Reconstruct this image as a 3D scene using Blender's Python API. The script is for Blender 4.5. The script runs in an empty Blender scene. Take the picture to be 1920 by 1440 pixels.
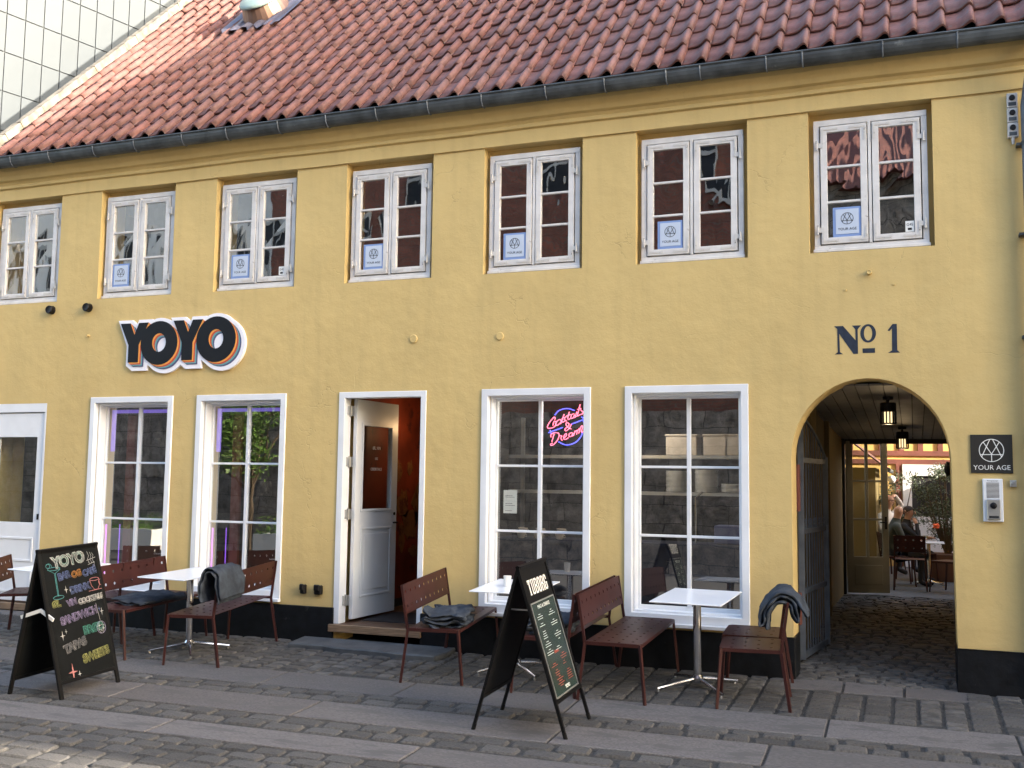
import bpy, bmesh, math, random
from mathutils import Vector, Matrix, noise
from mathutils.geometry import tessellate_polygon
R = math.radians
random.seed(7)
sc = bpy.context.scene

# ------------------------------------------------------------------ camera, sky, sun, exposure
yaw, pitch, roll = R(-21.195), R(5.285), R(.754)
cam = bpy.data.cameras.new('camera'); cam_o = bpy.data.objects.new('camera', cam)
sc.collection.objects.link(cam_o); sc.camera = cam_o
fwd = Vector((math.sin(yaw)*math.cos(pitch), math.cos(yaw)*math.cos(pitch), math.sin(pitch)))
rt = Vector((math.cos(yaw), -math.sin(yaw), 0)); up = rt.cross(fwd)
r2 = rt*math.cos(roll) + up*math.sin(roll); u2 = -rt*math.sin(roll) + up*math.cos(roll)
cam_o.matrix_world = Matrix(((r2.x, u2.x, -fwd.x, 0), (r2.y, u2.y, -fwd.y, -9.9), (r2.z, u2.z, -fwd.z, 1.767), (0, 0, 0, 1)))
cam.sensor_fit = 'HORIZONTAL'; cam.sensor_width = 36; cam.lens = 36*1941/1920
cam.clip_start = .05; cam.clip_end = 800

SUN_EL, SUN_AZ = R(22), R(2.5)      # azimuth: from +X towards the street side (-Y)
sd = Vector((math.cos(SUN_EL)*math.cos(SUN_AZ), -math.cos(SUN_EL)*math.sin(SUN_AZ), math.sin(SUN_EL)))
w = bpy.data.worlds.new('World'); sc.world = w; w.use_nodes = True
nt = w.node_tree; bg = nt.nodes['Background']
sky = nt.nodes.new('ShaderNodeTexSky'); sky.sky_type = 'NISHITA'; sky.sun_disc = False
sky.sun_elevation = SUN_EL; sky.sun_rotation = math.atan2(sd.x, sd.y)
sky.air_density = 1.2; sky.dust_density = 3.5; sky.ozone_density = 1.0
nt.links.new(sky.outputs[0], bg.inputs[0]); bg.inputs[1].default_value = .15
sl = bpy.data.lights.new('sun', 'SUN'); sl.energy = 2.8; sl.angle = R(.5); sl.color = (1, .89, .74)
so = bpy.data.objects.new('sun', sl); sc.collection.objects.link(so)
so.rotation_euler = sd.to_track_quat('Z', 'Y').to_euler()
sc.view_settings.view_transform = 'Standard'; sc.view_settings.look = 'None'
sc.view_settings.gamma = 1; sc.view_settings.exposure = 2.62
try:
    sc.view_settings.use_curve_mapping = False
except Exception:
    pass

# ------------------------------------------------------------------ materials
def mat(name, col, rough=.6, var=0., vscale=3., bump=0., bscale=40., metal=0., spec=.4, col2=None, rnd=0., emit=None, estr=0., detail=6, bdist=.01, stretch=None, stain=None):
    m = bpy.data.materials.new(name); m.use_nodes = True
    N, L = m.node_tree.nodes, m.node_tree.links
    b = N['Principled BSDF']
    b.inputs['Base Color'].default_value = (*col, 1); b.inputs['Roughness'].default_value = rough
    b.inputs['Metallic'].default_value = metal; b.inputs['Specular IOR Level'].default_value = spec
    tc = N.new('ShaderNodeTexCoord'); src = tc.outputs['Object']
    if stretch:
        mp = N.new('ShaderNodeMapping'); mp.inputs['Scale'].default_value = stretch
        L.new(src, mp.inputs[0]); src = mp.outputs[0]
    c_out = None
    if var > 0 or col2:
        nz = N.new('ShaderNodeTexNoise'); nz.inputs['Scale'].default_value = vscale; nz.inputs['Detail'].default_value = detail
        L.new(src, nz.inputs['Vector'])
        rp = N.new('ShaderNodeMapRange'); rp.inputs[1].default_value = .32; rp.inputs[2].default_value = .68
        L.new(nz.outputs['Fac'], rp.inputs[0])
        mx = N.new('ShaderNodeMix'); mx.data_type = 'RGBA'
        c2 = col2 if col2 else tuple(c*(1-var) for c in col)
        c1 = col if col2 else tuple(min(1, c*(1+var*.5)) for c in col)
        mx.inputs[6].default_value = (*c1, 1); mx.inputs[7].default_value = (*c2, 1)
        L.new(rp.outputs[0], mx.inputs[0]); c_out = mx.outputs[2]
    if rnd > 0:
        oi = N.new('ShaderNodeObjectInfo'); at = N.new('ShaderNodeAttribute'); at.attribute_name = 'rnd'
        ad = N.new('ShaderNodeMath'); ad.operation = 'ADD'; fr = N.new('ShaderNodeMath'); fr.operation = 'FRACT'
        L.new(oi.outputs['Random'], ad.inputs[0]); L.new(at.outputs['Fac'], ad.inputs[1]); L.new(ad.outputs[0], fr.inputs[0])
        mr = N.new('ShaderNodeMapRange'); mr.inputs[3].default_value = 1-rnd; mr.inputs[4].default_value = 1+rnd
        L.new(fr.outputs[0], mr.inputs[0])
        hs = N.new('ShaderNodeHueSaturation')
        L.new(mr.outputs[0], hs.inputs['Value'])
        if c_out: L.new(c_out, hs.inputs['Color'])
        else: hs.inputs['Color'].default_value = (*col, 1)
        mr2 = N.new('ShaderNodeMapRange'); mr2.inputs[3].default_value = 1+rnd*.6; mr2.inputs[4].default_value = 1-rnd*.6
        fr2 = N.new('ShaderNodeMath'); fr2.operation = 'FRACT'; ml = N.new('ShaderNodeMath'); ml.operation = 'MULTIPLY'; ml.inputs[1].default_value = 7.31
        L.new(ad.outputs[0], ml.inputs[0]); L.new(ml.outputs[0], fr2.inputs[0]); L.new(fr2.outputs[0], mr2.inputs[0]); L.new(mr2.outputs[0], hs.inputs['Saturation'])
        c_out = hs.outputs[0]
    if stain:      # blotches of another colour: (colour, scale, threshold)
        n2 = N.new('ShaderNodeTexNoise'); n2.inputs['Scale'].default_value = stain[1]; n2.inputs['Detail'].default_value = 8; n2.inputs['Roughness'].default_value = .65
        L.new(src, n2.inputs['Vector'])
        r2_ = N.new('ShaderNodeMapRange'); r2_.inputs[1].default_value = stain[2]; r2_.inputs[2].default_value = stain[2]+.08
        L.new(n2.outputs['Fac'], r2_.inputs[0])
        m2 = N.new('ShaderNodeMix'); m2.data_type = 'RGBA'; L.new(r2_.outputs[0], m2.inputs[0])
        if c_out: L.new(c_out, m2.inputs[6])
        else: m2.inputs[6].default_value = (*col, 1)
        m2.inputs[7].default_value = (*stain[0], 1); c_out = m2.outputs[2]
    if c_out: L.new(c_out, b.inputs['Base Color'])
    if bump > 0:
        n3 = N.new('ShaderNodeTexNoise'); n3.inputs['Scale'].default_value = bscale; n3.inputs['Detail'].default_value = 8; n3.inputs['Roughness'].default_value = .6
        L.new(src, n3.inputs['Vector'])
        bp = N.new('ShaderNodeBump'); bp.inputs['Strength'].default_value = bump; bp.inputs['Distance'].default_value = bdist
        L.new(n3.outputs['Fac'], bp.inputs['Height']); L.new(bp.outputs[0], b.inputs['Normal'])
    if emit:
        b.inputs['Emission Color'].default_value = (*emit, 1); b.inputs['Emission Strength'].default_value = estr
    return m

def glass(name, base=.08, wav=.0, wscale=2.5, tint=(.9, .93, .92), k=1.0):
    m = bpy.data.materials.new(name); m.use_nodes = True
    N, L = m.node_tree.nodes, m.node_tree.links
    N.remove(N['Principled BSDF']); out = N['Material Output']
    tr = N.new('ShaderNodeBsdfTransparent'); tr.inputs[0].default_value = (*tint, 1)
    gl = N.new('ShaderNodeBsdfGlossy'); gl.inputs['Roughness'].default_value = .003; gl.inputs['Color'].default_value = (1, 1, 1, 1)
    lw = N.new('ShaderNodeLayerWeight'); lw.inputs[0].default_value = .5; pw = N.new('ShaderNodeMath'); pw.operation = 'POWER'; pw.inputs[1].default_value = 5
    L.new(lw.outputs['Facing'], pw.inputs[0]); fr = N.new('ShaderNodeMath'); fr.operation = 'MULTIPLY_ADD'; fr.inputs[1].default_value = .96; fr.inputs[2].default_value = .04; L.new(pw.outputs[0], fr.inputs[0])
    ad = N.new('ShaderNodeMath'); ad.operation = 'MULTIPLY_ADD'; ad.inputs[1].default_value = k; ad.inputs[2].default_value = base; ad.use_clamp = True
    mx = N.new('ShaderNodeMixShader')
    L.new(fr.outputs[0], ad.inputs[0]); L.new(ad.outputs[0], mx.inputs[0]); L.new(tr.outputs[0], mx.inputs[1]); L.new(gl.outputs[0], mx.inputs[2])
    L.new(mx.outputs[0], out.inputs[0])
    if wav > 0:
        tc = N.new('ShaderNodeTexCoord'); mp = N.new('ShaderNodeMapping'); mp.inputs['Scale'].default_value = (1.6, 1, .7)
        nz = N.new('ShaderNodeTexNoise'); nz.inputs['Scale'].default_value = wscale; nz.inputs['Detail'].default_value = 1.5
        geo = N.new('ShaderNodeNewGeometry')
        L.new(geo.outputs['Position'], mp.inputs[0]); L.new(mp.outputs[0], nz.inputs['Vector'])
        bp = N.new('ShaderNodeBump'); bp.inputs['Strength'].default_value = 1; bp.inputs['Distance'].default_value = wav
        L.new(nz.outputs['Fac'], bp.inputs['Height']); L.new(bp.outputs[0], gl.inputs['Normal'])
    return m

def stucco(name, col, lowdirt=True):
    m = mat(name, col, .85, var=.07, vscale=1.3, bump=0, spec=.2, detail=9)
    N, L = m.node_tree.nodes, m.node_tree.links; b = N['Principled BSDF']
    tc = N.new('ShaderNodeTexCoord')
    def nz(s, d, r=.6, vec=None):
        n = N.new('ShaderNodeTexNoise'); n.inputs['Scale'].default_value = s; n.inputs['Detail'].default_value = d; n.inputs['Roughness'].default_value = r
        L.new(vec or tc.outputs['Object'], n.inputs['Vector']); return n.outputs['Fac']
    big = nz(1.1, 3); mid = nz(5, 6); fine = nz(60, 5)
    # shallow hairline cracks
    dv = N.new('ShaderNodeTexNoise'); dv.inputs['Scale'].default_value = 1.7; dv.inputs['Detail'].default_value = 5
    L.new(tc.outputs['Object'], dv.inputs['Vector'])
    vm = N.new('ShaderNodeVectorMath'); vm.operation = 'MULTIPLY_ADD'; vm.inputs[1].default_value = (1.2, 1.2, 1.2)
    L.new(dv.outputs['Color'], vm.inputs[0]); L.new(tc.outputs['Object'], vm.inputs[2])
    vo = N.new('ShaderNodeTexVoronoi'); vo.feature = 'DISTANCE_TO_EDGE'; vo.inputs['Scale'].default_value = .9
    L.new(vm.outputs[0], vo.inputs['Vector'])
    cr = N.new('ShaderNodeMapRange'); cr.inputs[1].default_value = .0; cr.inputs[2].default_value = .006; cr.inputs[3].default_value = 1.; cr.inputs[4].default_value = 0
    L.new(vo.outputs[0], cr.inputs[0])
    gate = N.new('ShaderNodeMapRange'); gate.inputs[1].default_value = .52; gate.inputs[2].default_value = .62
    L.new(nz(.9, 2), gate.inputs[0])
    ck = N.new('ShaderNodeMath'); ck.operation = 'MULTIPLY'; L.new(cr.outputs[0], ck.inputs[0]); L.new(gate.outputs[0], ck.inputs[1])
    def ma(a, k, c=None):
        n = N.new('ShaderNodeMath'); n.operation = 'MULTIPLY_ADD'; L.new(a, n.inputs[0]); n.inputs[1].default_value = k
        if c: L.new(c, n.inputs[2])
        else: n.inputs[2].default_value = 0
        return n.outputs[0]
    h = ma(big, 2.2, ma(mid, .7, ma(fine, .07, ma(ck.outputs[0], -.16))))
    bp = N.new('ShaderNodeBump'); bp.inputs['Strength'].default_value = .55; bp.inputs['Distance'].default_value = .022
    L.new(h, bp.inputs['Height']); L.new(bp.outputs[0], b.inputs['Normal'])
    # grime: vertical rain streaks and splashed foot of the wall
    src = b.inputs['Base Color'].links[0].from_socket
    mp = N.new('ShaderNodeMapping'); mp.inputs['Scale'].default_value = (9, 9, .7); L.new(tc.outputs['Object'], mp.inputs[0])
    st = nz(1.0, 5, .55, mp.outputs[0])
    sr = N.new('ShaderNodeMapRange'); sr.inputs[1].default_value = .5; sr.inputs[2].default_value = .8; sr.inputs[4].default_value = .16; L.new(st, sr.inputs[0])
    sp = N.new('ShaderNodeSeparateXYZ'); L.new(tc.outputs['Object'], sp.inputs[0])
    lo = N.new('ShaderNodeMapRange'); lo.inputs[1].default_value = .3; lo.inputs[2].default_value = 1.1; lo.inputs[3].default_value = .22; lo.inputs[4].default_value = 0
    L.new(sp.outputs['Z'], lo.inputs[0])
    lm = N.new('ShaderNodeMath'); lm.operation = 'MULTIPLY'; L.new(lo.outputs[0], lm.inputs[0]); L.new(mid, lm.inputs[1])
    sm = N.new('ShaderNodeMath'); L.new(sr.outputs[0], sm.inputs[0]); L.new(lm.outputs[0], sm.inputs[1]); sm.use_clamp = True
    sm2 = N.new('ShaderNodeMath'); L.new(sm.outputs[0], sm2.inputs[0]); L.new(ma(ck.outputs[0], .3), sm2.inputs[1]); sm2.use_clamp = True
    mx = N.new('ShaderNodeMix'); mx.data_type = 'RGBA'; L.new(sm2.outputs[0], mx.inputs[0]); L.new(src, mx.inputs[6]); mx.inputs[7].default_value = (.25, .17, .08, 1)
    L.new(mx.outputs[2], b.inputs['Base Color'])
    return m

def brickmat(name, c1, c2, mortar, scale=1.0, bw=.24, bh=.075):
    m = bpy.data.materials.new(name); m.use_nodes = True
    N, L = m.node_tree.nodes, m.node_tree.links; b = N['Principled BSDF']; b.inputs['Roughness'].default_value = .85
    tc = N.new('ShaderNodeTexCoord'); sp = N.new('ShaderNodeSeparateXYZ'); cb = N.new('ShaderNodeCombineXYZ')
    L.new(tc.outputs['Object'], sp.inputs[0])
    ad = N.new('ShaderNodeMath'); L.new(sp.outputs['X'], ad.inputs[0]); L.new(sp.outputs['Y'], ad.inputs[1])
    L.new(ad.outputs[0], cb.inputs[0]); L.new(sp.outputs['Z'], cb.inputs[1])
    br = N.new('ShaderNodeTexBrick'); br.inputs['Scale'].default_value = scale
    br.inputs['Color1'].default_value = (*c1, 1); br.inputs['Color2'].default_value = (*c2, 1); br.inputs['Mortar'].default_value = (*mortar, 1)
    br.inputs['Brick Width'].default_value = bw; br.inputs['Row Height'].default_value = bh; br.inputs['Mortar Size'].default_value = .008
    L.new(cb.outputs[0], br.inputs['Vector']); L.new(br.outputs['Color'], b.inputs['Base Color'])
    bp = N.new('ShaderNodeBump'); bp.inputs['Distance'].default_value = .01; bp.inputs['Strength'].default_value = .6; bp.invert = True
    L.new(br.outputs['Fac'], bp.inputs['Height']); L.new(bp.outputs[0], b.inputs['Normal'])
    return m

M = {}
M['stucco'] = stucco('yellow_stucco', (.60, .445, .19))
M['stucco_dark'] = stucco('shade_toned_stucco', (.19, .14, .065))  # darker copy of the yellow stucco, shade put into its colour
M['plinth'] = mat('black_tar_plinth', (.0045, .0055, .0075), .6, var=.5, vscale=9, bump=.6, bscale=14, spec=.22, stain=((.030, .030, .030), 7, .66))
M['white'] = mat('white_gloss_paint', (.74, .76, .79), .38, var=.06, vscale=4, bump=.08, bscale=30)
M['oldwhite'] = mat('weathered_white_paint', (.66, .64, .62), .6, var=.12, vscale=7, bump=.5, bscale=26, stain=((.23, .21, .185), 12, .66), bdist=.004)
M['iron_white'] = mat('painted_white_ironwork', (.58, .56, .53), .6, bump=.4, bscale=60, stain=((.16, .14, .12), 24, .60))
M['doorgrey'] = mat('pale_grey_door_paint', (.60, .63, .67), .4, var=.05, vscale=3)
M['gutter'] = mat('weathered_zinc', (.085, .095, .10), .5, var=.45, vscale=5, metal=.35, bump=.2, bscale=20, stain=((.17, .18, .18), 8, .64))
M['pipe'] = mat('grey_downpipe', (.12, .14, .17), .5, var=.3, vscale=6, metal=.3)
M['tile'] = mat('red_clay_tile', (.178, .080, .066), .62, var=.3, vscale=9, rnd=.13, bump=.5, bscale=35, spec=.35, stain=((.125, .090, .082), 13, .57), bdist=.006)
M['mortar'] = mat('lime_mortar', (.24, .21, .165), .9, var=.45, vscale=8, bump=.8, bscale=15)
M['lead'] = mat('lead_flashing', (.13, .12, .15), .45, var=.2, metal=.4)
M['copper'] = mat('copper_collar', (.20, .12, .09), .35, var=.25, metal=.5)
M['dome'] = mat('milky_skylight_dome', (.22, .29, .27), .3, var=.08)
M['cobble'] = mat('grey_cobblestone', (.096, .091, .086), .75, var=.4, vscale=13, rnd=.24, bump=.9, bscale=45, spec=.4, stain=((.12, .117, .113), 21, .62), bdist=.01)
M['slab'] = mat('pinkish_granite_slab', (.138, .127, .123), .75, var=.42, vscale=75, rnd=.16, bump=.5, bscale=160, spec=.3, bdist=.004, detail=3, stain=((.098, .093, .089), 3.4, .52))
M['joint'] = mat('sandy_joint', (.058, .055, .051), .95, var=.5, vscale=30, bump=1, bscale=70)
M['bluestone'] = mat('slate_step_stone', (.085, .092, .10), .6, var=.35, vscale=5, bump=.6, bscale=22, stain=((.15, .15, .15), 9, .66))
M['brown'] = mat('oxblood_powder_coat', (.045, .0135, .0115), .45, var=.2, vscale=6, spec=.3, stain=((.11, .06, .05), 45, .70))
M['tabletop'] = mat('white_laminate', (.82, .84, .88), .22)
M['tedge'] = mat('tabletop_edge', (.5, .5, .52), .4)
M['chrome'] = mat('polished_steel', (.62, .62, .63), .16, metal=1.0, var=.1)
M['board'] = mat('black_board', (.0045, .0055, .006), .8, var=.3, vscale=4, spec=.14, stain=((.008, .009, .0095), 5, .55))
M['boardframe'] = mat('black_painted_wood', (.0035, .0035, .004), .55, var=.2, spec=.2)
M['blackplastic'] = mat('black_plastic', (.006, .0055, .0065), .5, spec=.25)
M['blanket'] = mat('blue_grey_fleece', (.050, .060, .076), .95, var=.28, vscale=12, bump=.9, bscale=190, spec=.1, bdist=.005)
M['wood'] = mat('oiled_sill_wood', (.23, .15, .09), .6, var=.35, vscale=6, stretch=(1, 12, 12))
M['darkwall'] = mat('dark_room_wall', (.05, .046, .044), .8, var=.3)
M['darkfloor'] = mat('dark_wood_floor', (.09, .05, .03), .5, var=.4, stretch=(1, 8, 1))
M['navy'] = mat('navy_counter', (.03, .036, .062), .5)
M['steel'] = mat('brushed_steel_shelf', (.45, .45, .44), .35, metal=.7)
M['crockery'] = mat('white_crockery', (.72, .71, .68), .25)
M['cream'] = mat('cream_cup', (.55, .47, .38), .35)
M['boxp'] = mat('beige_storage_box', (.38, .33, .28), .6)
M['glass_up'] = glass('old_window_glass', .24, wav=.0055, wscale=2.1, tint=(1, 1, 1))
M['glass_dn'] = glass('shop_window_glass', .17, wav=.0022, wscale=1.6, k=1.3)
M['glass_door'] = glass('door_glass', .07, wav=.001, k=1.0)
M['clear'] = glass('drinking_glass', .15)
M['paper'] = mat('white_paper', (.50, .57, .68), .6)
M['paperblue'] = mat('blue_mount', (.20, .30, .56), .6)
M['ink'] = mat('black_ink', (.015, .016, .02), .6)
M['inkblue'] = mat('navy_sign_paint', (.018, .028, .05), .6, var=.3, vscale=20)
M['signgrey'] = mat('anthracite_plate', (.027, .025, .022), .5, spec=.3)
M['whiteprint'] = mat('white_print', (.75, .75, .72), .6)
M['s_white'] = mat('sign_white_acrylic', (.84, .83, .88), .3)
M['s_black'] = mat('sign_charcoal', (.010, .011, .014), .55, spec=.2)
M['s_orange'] = mat('sign_orange', (.80, .34, .07), .5)
M['s_red'] = mat('sign_red', (.52, .075, .035), .5)
M['s_teal'] = mat('sign_teal', (.13, .33, .33), .5)
M['s_navy'] = mat('sign_slate_blue', (.075, .085, .18), .5)
M['led'] = mat('violet_led_strip', (.4, .2, .8), .5, emit=(.35, .10, 1), estr=.16)
M['ledtop'] = mat('violet_led_wash', (.3, .2, .7), .6, emit=(.20, .12, .75), estr=.10)
M['ledpink'] = mat('magenta_led_tube', (.8, .3, .8), .5, emit=(.62, .16, 1), estr=.28)
M['neonpink'] = mat('pink_neon_tube', (1, .3, .4), .4, emit=(1, .13, .22), estr=.65)
M['neonblue'] = mat('blue_neon_tube', (.2, .2, 1), .4, emit=(.08, .09, 1), estr=.65)
M['lampglow'] = mat('warm_lamp_glass', (1, .8, .5), .4, emit=(1, .74, .38), estr=.30)
M['gate'] = mat('galvanised_gate', (.14, .155, .175), .5, var=.25, metal=.3, vscale=8)
M['olivedoor'] = mat('olive_grey_door', (.20, .175, .12), .55, var=.15)
M['beam'] = mat('black_beam', (.012, .011, .01), .7)
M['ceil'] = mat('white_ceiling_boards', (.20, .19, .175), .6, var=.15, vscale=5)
M['timber'] = mat('oxblood_half_timber', (.16, .05, .035), .7, var=.2)
M['infill'] = stucco('yellow_infill', (.66, .43, .15))
M['leaf'] = mat('olive_leaf', (.075, .105, .055), .55, var=.5, vscale=14, rnd=.2)
M['leaf2'] = mat('fresh_green_leaf', (.10, .19, .035), .5, var=.5, vscale=8)
M['bark'] = mat('bark', (.10, .075, .05), .9, var=.3, bump=.8)
M['flower'] = mat('orange_blossom', (.75, .12, .03), .6)
M['pot'] = mat('corten_planter', (.12, .06, .04), .7, var=.2)
M['brick'] = brickmat('dark_red_brick', (.26, .085, .055), (.17, .06, .042), (.15, .12, .10))
M['ashlar'] = brickmat('granite_ashlar', (.30, .265, .225), (.19, .17, .15), (.05, .045, .04), bw=.9, bh=.42)
M['palerender'] = mat('pale_render', (.85, .84, .80), .8, var=.08)
M['greyrender'] = mat('grey_render', (.42, .43, .42), .8, var=.12)
def roughen(m, sc_, lo, hi):
    N, L = m.node_tree.nodes, m.node_tree.links; b = N['Principled BSDF']; src = b.inputs['Base Color'].links[0].from_socket
    tc = N.new('ShaderNodeTexCoord'); n = N.new('ShaderNodeTexNoise'); n.inputs['Scale'].default_value = sc_; n.inputs['Detail'].default_value = 10; n.inputs['Roughness'].default_value = .7
    L.new(tc.outputs['Object'], n.inputs['Vector'])
    r = N.new('ShaderNodeMapRange'); r.inputs[1].default_value = .35; r.inputs[2].default_value = .65; r.inputs[3].default_value = lo; r.inputs[4].default_value = hi; L.new(n.outputs['Fac'], r.inputs[0])
    h = N.new('ShaderNodeHueSaturation'); L.new(src, h.inputs['Color']); L.new(r.outputs[0], h.inputs['Value']); L.new(h.outputs[0], b.inputs['Base Color'])
    old = b.inputs['Normal'].links[0].from_node; bp = N.new('ShaderNodeBump'); bp.inputs['Distance'].default_value = .09; L.new(n.outputs['Fac'], bp.inputs['Height']); L.new(old.outputs[0], bp.inputs['Normal']); L.new(bp.outputs[0], b.inputs['Normal'])
roughen(M['ashlar'], 4.5, .35, 1.7); roughen(M['brick'], 3, .7, 1.3)
M['asphalt'] = mat('distant_paving', (.10, .098, .095), .85, var=.3, vscale=12, bump=.6, bscale=30)
M['panel'] = mat('pale_glass_tower_panel', (.096, .110, .121), .55, spec=.12, var=.06, vscale=1.4, bump=0, stain=((.086, .099, .110), 9, .68), rnd=.03)
M['panelgap'] = mat('tower_joint', (.045, .052, .058), .6)
M['skin'] = mat('skin', (.42, .24, .17), .5, var=.1)
M['hair_dark'] = mat('dark_hair', (.02, .013, .01), .6)
M['hair_fair'] = mat('auburn_hair', (.18, .08, .04), .6)
M['greenjacket'] = mat('dark_green_jacket', (.035, .042, .035), .8)
M['blackcloth'] = mat('black_clothing', (.012, .013, .016), .8)
M['whitecloth'] = mat('white_blouse', (.62, .6, .57), .8)
M['denim'] = mat('dark_trousers', (.02, .022, .028), .85)
M['mural'] = mat('orange_mural_base', (.20, .032, .012), .55, var=.5, vscale=2.2, stain=((.07, .014, .01), 6, .58))
M['muraltan'] = mat('mural_tan', (.20, .085, .028), .6, var=.45, stain=((.09, .02, .012), 9, .52))
M['chalk'] = {}
for nme, c in {'white': (.62, .62, .60), 'teal': (.10, .35, .37), 'blue': (.18, .24, .50), 'orange': (.55, .25, .06), 'pink': (.62, .25, .24), 'lilac': (.36, .30, .50), 'yellow': (.42, .42, .14), 'green': (.10, .38, .30), 'grey': (.30, .30, .31)}.items():
    M['chalk'][nme] = mat('chalk_' + nme, tuple(v*.62 for v in c), .9, var=.35, vscale=60)

# ------------------------------------------------------------------ object helpers
COL = sc.collection
def tag(o, label=None, cat=None, group=None, kind=None):
    if label: o['label'] = label
    if cat: o['category'] = cat
    if group: o['group'] = group
    if kind: o['kind'] = kind
    return o
def empty(name, loc=(0, 0, 0), label=None, cat=None, group=None, rz=0, kind=None, mtx=None):
    o = bpy.data.objects.new(name, None); COL.objects.link(o); o.empty_display_size = .1
    if mtx is not None: o.matrix_world = mtx
    else: o.location = loc; o.rotation_euler = (0, 0, rz)
    return tag(o, label, cat, group, kind)
def mesh_from(name, V, F, mats=None, mi=None, smooth=False, rnd=None):
    me = bpy.data.meshes.new(name); me.from_pydata([tuple(v) for v in V], [], F)
    for m in (mats or []): me.materials.append(m)
    if mi:
        for p, i in zip(me.polygons, mi): p.material_index = i
    if smooth:
        me.polygons.foreach_set('use_smooth', [True]*len(me.polygons))
    if rnd is not None:
        a = me.attributes.new('rnd', 'FLOAT', 'POINT'); a.data.foreach_set('value', rnd)
    me.validate(); me.update(); return me
def link(name, me, parent=None, mtx=None):
    o = bpy.data.objects.new(name, me); COL.objects.link(o)
    if parent: o.parent = parent
    if mtx is not None: o.matrix_local = mtx
    return o

class MB:
    def __init__(s): s.V = []; s.F = []; s.I = []; s.cur = 0
    def add(s, V, F):
        n = len(s.V); s.V += [Vector(v) for v in V]; s.F += [tuple(i+n for i in f) for f in F]; s.I += [s.cur]*len(F); return s
    def box(s, x0, x1, y0, y1, z0, z1, mtx=None):
        V = [Vector(p) for p in ((x0, y0, z0), (x1, y0, z0), (x1, y1, z0), (x0, y1, z0), (x0, y0, z1), (x1, y0, z1), (x1, y1, z1), (x0, y1, z1))]
        if mtx: V = [mtx @ v for v in V]
        return s.add(V, [(0, 3, 2, 1), (4, 5, 6, 7), (0, 1, 5, 4), (1, 2, 6, 5), (2, 3, 7, 6), (3, 0, 4, 7)])
    def bar(s, a, b, w, h=None, up=Vector((0, 0, 1))):
        a, b = Vector(a), Vector(b); h = h or w; d = (b-a).normalized()
        x = d.cross(up)
        if x.length < 1e-4: x = d.cross(Vector((0, 1, 0)))
        x.normalize(); y = x.cross(d)
        V = [p + x*sx*w/2 + y*sy*h/2 for p in (a, b) for sx, sy in ((-1, -1), (1, -1), (1, 1), (-1, 1))]
        return s.add(V, [(0, 1, 2, 3), (7, 6, 5, 4), (0, 4, 5, 1), (1, 5, 6, 2), (2, 6, 7, 3), (3, 7, 4, 0)])
    def tube(s, pts, r, n=8, caps=True):
        pts = [Vector(p) for p in pts]; k = len(pts); base = len(s.V); rings = []
        rr = r if isinstance(r, (list, tuple)) else [r]*k
        ref = Vector((0, 0, 1))
        for i, p in enumerate(pts):
            d = (pts[min(i+1, k-1)] - pts[max(i-1, 0)]).normalized()
            x = d.cross(ref)
            if x.length < .05: x = d.cross(Vector((0, 1, 0)))
            x.normalize(); y = d.cross(x)
            rings.append([p + (x*math.cos(2*math.pi*j/n) + y*math.sin(2*math.pi*j/n))*rr[i] for j in range(n)])
        V = [v for q in rings for v in q]; F = []
        for i in range(k-1):
            for j in range(n):
                F.append((i*n+j, i*n+(j+1) % n, (i+1)*n+(j+1) % n, (i+1)*n+j))
        if caps: F.append(tuple(range(n-1, -1, -1))); F.append(tuple((k-1)*n+j for j in range(n)))
        return s.add(V, F)
    def lathe(s, prof, c=(0, 0, 0), n=16):
        V = []; F = []
        for r, z in prof:
            for j in range(n): V.append((c[0]+r*math.cos(2*math.pi*j/n), c[1]+r*math.sin(2*math.pi*j/n), c[2]+z))
        for i in range(len(prof)-1):
            for j in range(n): F.append((i*n+j, i*n+(j+1) % n, (i+1)*n+(j+1) % n, (i+1)*n+j))
        F.append(tuple(range(n-1, -1, -1))); F.append(tuple((len(prof)-1)*n+j for j in range(n)))
        return s.add(V, F)
    def poly(s, outer, holes, d0, d1, f):
        """prism of a polygon with holes; f maps (a, b, depth) to a point"""
        loops = [outer] + list(holes)
        tri = tessellate_polygon([[Vector((a, b, 0)) for a, b in l] for l in loops])
        flat = [p for l in loops for p in l]; n = len(flat)
        V = [f(a, b, d0) for a, b in flat] + [f(a, b, d1) for a, b in flat]
        F = [tuple(t) for t in tri] + [tuple(i+n for i in reversed(t)) for t in tri]
        o = 0
        for l in loops:
            k = len(l)
            for i in range(k): F.append((o+i, o+(i+1) % k, n+o+(i+1) % k, n+o+i))
            o += k
        return s.add(V, F)
    def obj(s, name, mats, parent=None, mtx=None, smooth=False, bevel=0, fix=True):
        if not isinstance(mats, (list, tuple)): mats = [mats]
        me = mesh_from(name, s.V, s.F, mats, s.I, smooth)
        if fix or bevel:
            bm = bmesh.new(); bm.from_mesh(me)
            if fix: bmesh.ops.recalc_face_normals(bm, faces=bm.faces)
            if bevel:
                bmesh.ops.remove_doubles(bm, verts=bm.verts, dist=1e-6)
                es = [e for e in bm.edges if len(e.link_faces) == 2 and e.calc_face_angle(0) > .6]
                bmesh.ops.bevel(bm, geom=es, offset=bevel, segments=1, affect='EDGES', clamp_overlap=True)
            bm.to_mesh(me); bm.free()
        return link(name, me, parent, mtx)

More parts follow.
